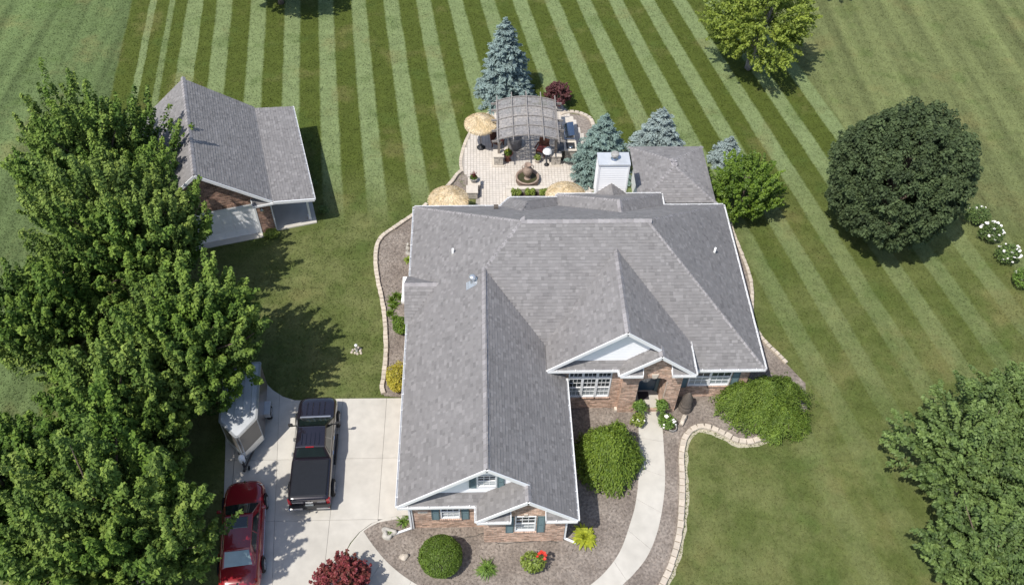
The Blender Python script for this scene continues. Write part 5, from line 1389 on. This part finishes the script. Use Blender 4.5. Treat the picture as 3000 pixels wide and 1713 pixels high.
# two wicker chairs
def chair(label, x, y, rz, cm):
    t = thing('wicker_chair', label, 'chair', (x, y, .04), rz, 'wicker chairs under the pergola')
    for a in (-.24, .24):
        for b in (-.24, .24): MB().box(a - .03, a + .03, b - .03, b + .03, 0, .38).build('leg', 'wicker', t, world=False)
    MB().box(-.30, .30, -.30, .30, .34, .40).build('seat', 'wicker', t, world=False)
    MB().box(-.24, .24, -.28, .20, .40, .50).build('cushion', cm, t, world=False, bevel=.03)
    MB().add([(-.30, .22, .40), (.30, .22, .40), (.30, .34, .92), (-.30, .34, .92), (-.30, .30, .40), (.30, .30, .40), (.30, .40, .92), (-.30, .40, .92)], [(0, 1, 2, 3), (5, 4, 7, 6), (3, 2, 6, 7), (4, 0, 3, 7), (1, 5, 6, 2)]).build('backrest', 'wicker', t, world=False)
    for s_ in (-1, 1): MB().box(s_ * .33 - .04, s_ * .33 + .04, -.30, .30, .55, .60).build('armrest', 'wicker', t, world=False)
q = (4.394, 24.056, 0); chair('cream cushioned wicker chair behind the left stone pillar', q[0], q[1] + .25, R(60), 'cream_cloth')
q = (4.601, 23.841, 0); t = thing('cushion', 'red cushion lying on the cream chair', 'cushion', (q[0] - .05, q[1] + .42, .55)); MB().box(q[0] - .22, q[0] + .12, q[1] + .28, q[1] + .58, .545, .64).build('pad', 'cushion', t, bevel=.04)
q = (6.937, 23.471, 0); chair('brown wicker chair with a red cushion beside the white lamp', q[0], q[1] + .1, R(-25), 'cushion')
# pots under the pergola
q = (4.934, 23.068, 0); t = thing('terracotta_planter', 'terracotta bowl planter with yellow green leaves by the left pillar', 'planter', g(q))
MB().lathe((q[0], q[1], .04), [(.18, 0), (.2, .04), (.08, .1), (.09, .3), (.22, .38), (.30, .5), (.31, .54), (.26, .53), (.24, .46), (0, .46)], 20).build('bowl', 'terracotta', t, True); bushlet(t, (q[0], q[1], .58), (.22, .22, .24), 170, .055, 'leaf_olive'); bushlet(t, (q[0] + .02, q[1], .78), (.12, .1, .1), 40, .06, 'leaf_hosta')
q = (6.65, 22.881, 0); t = thing('flower_pot', 'pale pot with bright green foliage beside the wicker chair', 'flower pot', g(q)); pot(t, (q[0], q[1], .04), .17, .24, 'stone_cap'); bushlet(t, (q[0], q[1], .42), (.2, .2, .24), 260, .04, 'leaf_lime')
q = (7.173, 22.635, 0); t = thing('patio_lamp', 'patio floor lamp with a white shade by the right stone pillar', 'lamp', g(q))
MB().lathe((q[0], q[1], .04), [(.15, 0), (.15, .03), (.03, .06), (.018, 1.15), (0, 1.15)], 16).build('stand', 'dark_metal', t, True); MB().lathe((q[0], q[1], 1.02), [(.27, 0), (.235, .16), (.11, .30), (.05, .32), (0, .36)], 20).build('lamp_shade', 'cream_cloth' if False else 'white_trim', t, True)
# cooking island with steel grill
t = thing('grill_island', 'stone counter with a stainless steel grill right of the pergola', 'grill', (8.5, 24.3, 0))
MB().box(8.22, 8.86, 22.95, 25.9, .02, .82).build('counter', 'stone_block', t); MB().box(8.18, 8.90, 22.9, 25.95, .82, .87).build('counter_top', 'stone_cap', t)
gb = MB().box(8.24, 8.84, 23.75, 25.05, .87, 1.0).build('grill_body', 'steel', t)
hd = MB(); nn_ = 8
for k in range(nn_):
    a0, a1 = math.pi * (.5 + .5 * k / nn_), math.pi * (.5 + .5 * (k + 1) / nn_)
    c0, c1 = (8.80 + .52 * math.cos(a0), 1.0 + .26 * math.sin(a0)), (8.80 + .52 * math.cos(a1), 1.0 + .26 * math.sin(a1))
    hd.add([(c0[0], 23.8, c0[1]), (c0[0], 25.0, c0[1]), (c1[0], 25.0, c1[1]), (c1[0], 23.8, c1[1])], [(0, 1, 2, 3)])
for y in (23.8, 25.0): hd.add([(8.80, y, 1.0)] + [(8.80 + .52 * math.cos(a), y, 1.0 + .26 * math.sin(a)) for a in np.linspace(math.pi / 2, math.pi, nn_ + 1)], [tuple(range(nn_ + 2))])
hd.build('grill_hood', 'steel', t, False); MB().tube([(8.24, 23.95, 1.12), (8.24, 24.85, 1.12)], .018).build('hood_handle', 'chrome', t, True)
MB().box(8.3, 8.8, 23.05, 23.6, .871, .88).build('side_burner', 'dark_metal', t); MB().lathe((8.55, 23.2, .88), [(.12, 0), (.11, .04), (0, .05)], 14).build('burner_lid', 'chrome', t, True)
t = thing('smoker', 'black cabinet smoker between the right pillar and the grill counter', 'smoker', (8.0, 23.3, 0))
MB().box(7.80, 8.15, 22.95, 23.75, .04, .78).build('cabinet', 'dark_metal', t, bevel=.02); MB().box(7.78, 8.16, 22.93, 23.77, .78, .84).build('lid', 'pot_dark', t, bevel=.015); MB().tube([(7.78, 23.1, .6), (7.78, 23.6, .6)], .014).build('handle', 'chrome', t)

# ------------------------------------------------------------------ vehicles
def ring_section(w, z0, z1, n=28, ex=4.0, taper=0.0):
    out = []
    for i in range(n):
        a = 2 * math.pi * i / n; c, s = math.cos(a), math.sin(a)
        x = math.copysign(abs(c) ** (2 / ex), c); z = math.copysign(abs(s) ** (2 / ex), s)
        zz = (z0 + z1) / 2 + z * (z1 - z0) / 2
        out.append((x * w * (1 - taper * max(0, z)), zz))
    return out
def loft(stations, n=28):
    """stations: (y, half width, z0, z1, exponent, taper)"""
    mb = MB(); vs = []; fs = []
    for (y, w, z0, z1, ex, tp) in stations: vs += [(x, y, z) for x, z in ring_section(w, z0, z1, n, ex, tp)]
    for k in range(len(stations) - 1): fs += [(k * n + i, k * n + (i + 1) % n, (k + 1) * n + (i + 1) % n, (k + 1) * n + i) for i in range(n)]
    fs += [tuple(range(n)), tuple(reversed(range((len(stations) - 1) * n, len(stations) * n)))]
    return mb.add(vs, fs)
def cabin(base, roof, zb, zr, crown=.04):
    """greenhouse frustum: base/roof = (y rear, y front, half width rear, half width front); returns MB and its six faces' corners"""
    b0, b1, bw0, bw1 = base; r0, r1, rw0, rw1 = roof
    B = [(-bw0, b0, zb), (bw0, b0, zb), (bw1, b1, zb), (-bw1, b1, zb)]; Rf = [(-rw0, r0, zr), (rw0, r0, zr), (rw1, r1, zr), (-rw1, r1, zr)]
    nx_, ny_ = 6, 6; mb = MB(); vs = list(B); top = []
    for j in range(ny_ + 1):
        for i in range(nx_ + 1):
            u, v = i / nx_, j / ny_
            w = rw0 + (rw1 - rw0) * v
            vs.append((-w + 2 * w * u, r0 + (r1 - r0) * v, zr + crown * (1 - (2 * u - 1) ** 2) * (1 - .6 * (2 * v - 1) ** 2) ))
    id_ = lambda i, j: 4 + j * (nx_ + 1) + i
    fs = [(id_(i, j), id_(i + 1, j), id_(i + 1, j + 1), id_(i, j + 1)) for j in range(ny_) for i in range(nx_)]
    fs += [tuple([0, 1] + [id_(i, 0) for i in range(nx_, -1, -1)]), tuple([2, 3] + [id_(i, ny_) for i in range(0, nx_ + 1)]),
           tuple([1, 2] + [id_(nx_, j) for j in range(ny_, -1, -1)]), tuple([3, 0] + [id_(0, j) for j in range(0, ny_ + 1)])]
    mb.add(vs, fs)
    return mb, dict(rear=(B[0], B[1], Rf[1], Rf[0]), front=(B[2], B[3], Rf[3], Rf[2]), right=(B[1], B[2], Rf[2], Rf[1]), left=(B[3], B[0], Rf[0], Rf[3]))
def panel(face, u0, u1, v0, v1, off=.006, n=1, bow=0):
    a, b, c, d = [Vector(p) for p in face]
    f = lambda u, v: (a.lerp(b, u)).lerp(d.lerp(c, u), v)
    nr = (b - a).cross(d - a).normalized()
    pts = [f(u0, v0), f(u1, v0), f(u1, v1), f(u0, v1)]
    k = 8; vs = []
    for j in (0, 1):
        for i in range(k + 1):
            u = u0 + (u1 - u0) * i / k; p = f(u, v0 if j == 0 else v1) + nr * (off + bow * (1 - (2 * i / k - 1) ** 2)); vs.append(p)
    return MB().add(vs, [(i, i + 1, k + 2 + i, k + 1 + i) for i in range(k)])
def wheel(parent, x, y, r, w, side, spokes=5):
    o = MB().add(*tyre(r, w)).build('wheel', 'rubber', parent, True, world=False); o.location = (x, y, r)
    rm = MB(); s_ = side
    rm.add(*disc(r * .66, s_ * w * .42, 20)); rr = rm.build('rim', 'black_plastic', o, world=False)
    sp_ = MB()
    for k in range(spokes):
        a = 2 * math.pi * k / spokes; d = Vector((0, math.cos(a), math.sin(a))); q = Vector((0, -math.sin(a), math.cos(a)))
        X = Vector((s_ * w * .5, 0, 0))
        sp_.add([X + d * .03 - q * r * .10, X + d * r * .64 - q * r * .15, X + d * r * .64 + q * r * .15, X + d * .03 + q * r * .10], [(0, 1, 2, 3) if s_ > 0 else (3, 2, 1, 0)])
    v, f = tyre(r * .66, .03, .04); sp_.add([(p[0] + s_ * w * .49, p[1], p[2]) for p in v], f)
    sp_.build('spokes', 'alloy', o, world=False)
    return o
def tyre(r, w, th=None):
    n = 28; th = th or r * .36; vs = []; fs = []
    prof = [(-w / 2, r - th), (-w / 2, r * .93), (-w * .36, r), (w * .36, r), (w / 2, r * .93), (w / 2, r - th)]
    for i in range(n):
        a = 2 * math.pi * i / n
        vs += [(x, q * math.cos(a), q * math.sin(a)) for x, q in prof]
    m_ = len(prof)
    for i in range(n): fs += [(i * m_ + j, ((i + 1) % n) * m_ + j, ((i + 1) % n) * m_ + (j + 1) % m_, i * m_ + (j + 1) % m_) for j in range(m_)]
    return vs, fs
def disc(r, x, n):
    return [(x, r * math.cos(2 * math.pi * i / n), r * math.sin(2 * math.pi * i / n)) for i in range(n)], [tuple(range(n))]
def arch_dark(parent, x, y, r, side):
    n = 14; vs = [(x, y, .30)] + [(x, y + r * math.cos(a), .34 + r * math.sin(a)) for a in np.linspace(-.25, math.pi + .25, n)]
    MB().add(vs, [(0, i, i + 1) for i in range(1, n)]).build('wheel_arch', 'black_plastic', parent, world=False)

# pickup truck
tk = thing('pickup_truck', 'black pickup truck with a bed cover parked on the driveway', 'truck', (-3.93, 3.72, .036), R(1.9), None)
W_ = .88
loft([(2.62, .62, .42, .82, 3, .05), (2.56, .76, .36, .92, 4, .06), (2.44, .83, .33, .98, 5, .08), (2.2, W_, .33, 1.03, 6, .08), (1.5, W_, .34, 1.08, 7, .07), (1.0, W_ * .985, .34, 1.10, 8, .05),
      (.6, W_ * .98, .34, 1.10, 8, .04), (-.6, W_ * .98, .34, 1.09, 8, .04), (-.75, W_ * .98, .36, 1.09, 9, .02), (-2.3, W_ * .98, .36, 1.09, 9, .02), (-2.47, W_ * .96, .40, 1.08, 8, .02), (-2.5, W_ * .92, .44, 1.05, 8, .02)]).build('body', 'truck_paint', tk, True, world=False)
for x in (-.38, -.14, .14, .38): MB().add([(x - .03, 1.55, 1.085), (x + .03, 1.55, 1.085), (x + .018, 2.25, 1.040), (x - .018, 2.25, 1.040), (x, 1.6, 1.097), (x, 2.2, 1.056)], [(0, 4, 5, 3), (4, 1, 2, 5)]).build('hood_crease', 'truck_paint', tk, world=False)
mbc, fc = cabin((-.66, 1.42, .80, .80), (-.42, .56, .62, .58), 1.05, 1.70, .035)
cbn = mbc.build('cab', 'truck_paint', tk, False, world=False); cbn.modifiers.new('bevel', 'BEVEL').width = .035; cbn.modifiers['bevel'].segments = 3
panel(fc['front'], .06, .94, .10, .93, .012, bow=.02).build('windshield', 'car_glass', tk, True, world=False)
panel(fc['rear'], .08, .92, .22, .90, .012).build('rear_window', 'car_glass', tk, True, world=False)
for s_, u in (('right', 0), ('left', 1)):
    for a, b in (((.08, .44), (.48, .90)) if u == 0 else ((.10, .52), (.56, .92))): panel(fc[s_], a, b, .16, .90, .012).build('side_window', 'car_glass', tk, False, world=False)
for x in np.linspace(-.36, .36, 5): MB().box(x - .015, x + .015, -.32, .22, 1.735, 1.768).build('roof_rib', 'truck_paint', tk, world=False)
MB().box(-.17, .17, -.455, -.42, 1.69, 1.725).build('brake_light', 'tail_red', tk, world=False)
MB().add([(-.74, -2.40, 1.105), (.74, -2.40, 1.105), (.75, -.72, 1.115), (-.75, -.72, 1.115), (-.70, -2.36, 1.135), (.70, -2.36, 1.135), (.71, -.75, 1.145), (-.71, -.75, 1.145)], [(4, 5, 6, 7), (0, 1, 5, 4), (1, 2, 6, 5), (2, 3, 7, 6), (3, 0, 4, 7)]).build('bed_cover', 'tonneau', tk, world=False)
tg_ = MB().box(-.70, .70, -2.535, -2.49, .62, 1.03).build('tailgate', 'truck_paint', tk, world=False, bevel=.012)
MB().box(-.14, .16, -2.555, -2.53, .80, .835).build('badge', 'alloy', tg_, world=False); MB().box(-.02, .09, -2.553, -2.53, .735, .765).build('badge', 'alloy', tg_, world=False)
for s_ in (-1, 1): MB().add([(s_ * .72, -2.53, .66), (s_ * .855, -2.50, .66), (s_ * .865, -2.36, .72), (s_ * .72, -2.53, 1.0), (s_ * .85, -2.49, 1.0), (s_ * .862, -2.38, .98)], [(0, 1, 4, 3), (1, 2, 5, 4), (3, 4, 5)]).build('tail_light', 'tail_red', tk, world=False)
bp_ = MB().add([(-.86, -2.48, .44), (.86, -2.48, .44), (.86, -2.66, .44), (-.86, -2.66, .44), (-.86, -2.48, .58), (.86, -2.48, .58), (.84, -2.68, .56), (-.84, -2.68, .56)], [(4, 7, 6, 5), (3, 2, 1, 0), (2, 3, 7, 6), (0, 1, 5, 4), (1, 2, 6, 5), (3, 0, 4, 7)]).build('rear_bumper', 'black_plastic', tk, world=False)
for a, b in ((-.84, -.28), (.30, .84)): MB().box(a, b, -2.69, -2.655, .50, .575).build('bumper_chrome', 'chrome', bp_, world=False)
MB().box(-.16, .17, -2.575, -2.555, .60, .70).build('licence_plate', 'glass_blind', tk, world=False)
MB().lathe((0, -2.74, .42), [(.03, 0), (.03, .1), (0, .12)], 8).build('hitch', 'dark_metal', tk, world=False)
for s_ in (-1, 1):
    MB().box(min(s_ * .78, s_ * .95), max(s_ * .78, s_ * .95), .96, 1.0, 1.13, 1.18).build('mirror_arm', 'black_plastic', tk, world=False); m_ = MB().box(min(s_ * .92, s_ * 1.10), max(s_ * .92, s_ * 1.10), .93, 1.03, 1.14, 1.30).build('mirror', 'black_plastic', tk, world=False, bevel=.02)
    MB().add([(s_ * .48, 2.56, .70), (s_ * .78, 2.50, .70), (s_ * .78, 2.48, .86), (s_ * .48, 2.57, .86)], [(0, 1, 2, 3)]).build('headlight', 'lamp_clear', tk, world=False)
    MB().tube([(s_ * .88, -.55, .36), (s_ * .90, .95, .36)], .04, 8).build('side_step', 'dark_metal', tk, True, world=False)
    for y in (-.30, .42): MB().box(s_ * .87 - .012, s_ * .87 + .012, y - .09, y + .09, .92, .95).build('door_handle', 'chrome', tk, world=False)
    for y in (1.72, -1.66): arch_dark(tk, s_ * .885, y, .42, s_); wheel(tk, s_ * .835, y, .37, .24, s_, 5)
MB().box(-.66, .66, 1.40, 1.47, 1.085, 1.10).build('cowl', 'alloy', tk, world=False)
for x in (-.35, .2): MB().tube([(x - .25, 1.38, 1.12), (x + .25, 1.30, 1.17)], .01, 5).build('wiper', 'black_plastic', tk, world=False)

# red sedan
cr = thing('red_sedan', 'dark red sedan with a sunroof parked below the maples', 'car', (-6.42, .02, .036), R(6.2), None)
W_ = .86
loft([(2.33, .50, .30, .58, 3, .1), (2.28, .66, .24, .64, 3.5, .12), (2.15, .76, .20, .70, 4, .14), (1.9, .83, .19, .76, 4.5, .14), (1.4, W_, .19, .85, 5, .13), (1.0, W_, .19, .90, 5, .12), (.4, W_, .19, .92, 5, .12), (-.6, W_, .19, .93, 5, .12),
      (-1.3, W_ * .99, .19, .95, 5, .13), (-1.9, .82, .22, .95, 4.5, .14), (-2.2, .78, .26, .92, 4.5, .14), (-2.33, .68, .34, .84, 4, .12), (-2.37, .55, .42, .74, 3.5, .1)]).build('body', 'red_paint', cr, True, world=False)
mbc, fc = cabin((-1.62, 1.12, .64, .74), (-1.05, .42, .52, .55), .90, 1.36, .045)
cbn = mbc.build('cabin', 'red_paint', cr, False, world=False); cbn.modifiers.new('bevel', 'BEVEL').width = .04; cbn.modifiers['bevel'].segments = 3
panel(fc['front'], .04, .96, .06, .94, .012, bow=.03).build('windshield', 'car_glass', cr, True, world=False)
panel(fc['rear'], .07, .93, .12, .92, .012, bow=.03).build('rear_window', 'car_glass_rear', cr, True, world=False)
for s_ in ('right', 'left'):
    for a, b in (((.16, .48), (.51, .86)) if s_ == 'right' else ((.14, .49), (.52, .84))): panel(fc[s_], a, b, .14, .88, .012).build('side_window', 'car_glass', cr, False, world=False)
MB().add([(-.36, -.16, 1.422), (.36, -.16, 1.422), (.36, .28, 1.412), (-.36, .28, 1.412), (-.40, -.2, 1.37), (.40, -.2, 1.37), (.40, .32, 1.36), (-.40, .32, 1.36)], [(0, 1, 2, 3), (4, 5, 1, 0), (5, 6, 2, 1), (6, 7, 3, 2), (7, 4, 0, 3)]).build('sunroof', 'car_glass', cr, world=False)
for s_ in (-1, 1):
    MB().add([(s_ * .45, 2.26, .56), (s_ * .74, 2.10, .58), (s_ * .74, 1.98, .71), (s_ * .46, 2.16, .69)], [(0, 1, 2, 3)]).build('headlight', 'lamp_clear', cr, world=False)
    MB().add([(s_ * .42, -2.36, .62), (s_ * .74, -2.24, .62), (s_ * .74, -2.14, .80), (s_ * .70, -2.10, .90), (s_ * .44, -2.28, .84)], [(0, 1, 2, 3, 4)]).build('tail_light', 'tail_red', cr, world=False)
    MB().box(min(s_ * .80, s_ * .98), max(s_ * .80, s_ * .98), .78, .90, .90, 1.02).build('mirror', 'red_paint', cr, world=False, bevel=.03)
    MB().box(s_ * .862 - .01, s_ * .862 + .01, -1.1, 1.0, .46, .50).build('side_moulding', 'chrome', cr, world=False)
    for y in (-.95, .12): MB().box(s_ * .845 - .015, s_ * .845 + .015, y - .08, y + .08, .76, .79).build('door_handle', 'red_paint', cr, world=False)
    for y in (1.42, -1.34): arch_dark(cr, s_ * .865, y, .37, s_); wheel(cr, s_ * .80, y, .32, .20, s_, 7)
MB().lathe((0, -2.26, .90), [(.05, 0), (.045, .012), (0, .014)], 14).build('badge', 'chrome', cr, world=False)
MB().box(-.26, .26, -2.40, -2.37, .56, .68).build('licence_plate', 'white_trim', cr, world=False)
MB().box(-.03, .03, 2.22, 2.30, .66, .68).build('badge', 'chrome', cr, world=False)

# enclosed trailer, nose towards the camera
tr = thing('cargo_trailer', 'grey enclosed cargo trailer with a pointed nose under the maple branches', 'trailer', (-7.1, 5.55, .036), R(5.5), None)
hw, yr, yn, yt, z0, z1 = .76, 1.75, -1.15, -1.98, .40, 2.10
out = [(-hw, yr), (-hw, yn), (-.06, yt), (.06, yt), (hw, yn), (hw, yr)]
MB().prism(out, z0, z1).build('body', 'trailer_grey', tr, world=False)
MB().prism([(x * .99, y * .995) for x, y in out], z1, z1 + .03).build('roof', 'trailer_roof', tr, world=False)
for a, b in zip(out, out[1:] + out[:1]):
    MB().beam((a[0], a[1], z1 + .005), (b[0], b[1], z1 + .005), .09, .07).build('roof_trim', 'aluminium', tr, world=False)
for a, b in zip(out[1:4], out[2:5]):
    d_ = Vector((b[0] - a[0], b[1] - a[1], 0)).normalized(); nq = Vector((d_.y, -d_.x, 0)) * -.006 if False else Vector((d_.y, -d_.x, 0)) * .008
    MB().add([Vector((a[0], a[1], z0)) + nq, Vector((b[0], b[1], z0)) + nq, Vector((b[0], b[1], z0 + .42)) + nq, Vector((a[0], a[1], z0 + .42)) + nq], [(0, 1, 2, 3)]).build('stone_guard', 'aluminium', tr, world=False)
for x, y in out[1:5]: MB().box(x - .02, x + .02, y - .02, y + .02, z0, z1).build('corner_trim', 'aluminium', tr, world=False)
for x in np.linspace(-.5, .5, 4): MB().box(x - .012, x + .012, -1.1, 1.7, z1 + .03, z1 + .04).build('roof_seam', 'aluminium', tr, world=False)
MB().beam((-hw, 0, z0), (hw, 0, z0), .08, .08).build('axle', 'dark_metal', tr, world=False)
for s_ in (-1, 1):
    a, b = sorted((s_ * hw, s_ * (hw + .25))); MB().box(a, b, -.08, .62, .66, .72).build('fender', 'aluminium', tr, world=False)
    for q0_, q1_ in ((-.08, -.055), (.595, .62)): MB().box(a, b, q0_, q1_, .46, .66).build('fender', 'aluminium', tr, world=False)
    wheel(tr, s_ * (hw + .15), .27, .31, .19, s_, 6)
    MB().beam((s_ * .6, yn + .3, z0 - .04), (0, yt - .55, z0 - .04), .06, .09).build('tongue', 'dark_metal', tr, world=False)
MB().tube([(0, yt - .4, .1), (0, yt - .4, .75)], .03, 8).build('jack', 'dark_metal', tr, True, world=False)
MB().add(*tyre(.10, .06)).build('jack_wheel', 'rubber', tr, True, world=False).location = (.12, yt - .35, .10)
MB().tube([(0, yt - .5, .40), (0, yt - .68, .42)], [.05, .06], 8).build('coupler', 'dark_metal', tr, world=False)
MB().lathe((-.10, yt - .16, .42), [(.13, 0), (.14, .3), (.08, .42), (0, .44)], 14).build('gas_bottle', 'white_siding', tr, True, world=False)
MB().box(-.4, .4, yr, yr + .03, z0 + .05, z1 - .1).build('rear_door', 'trailer_grey', tr, world=False)
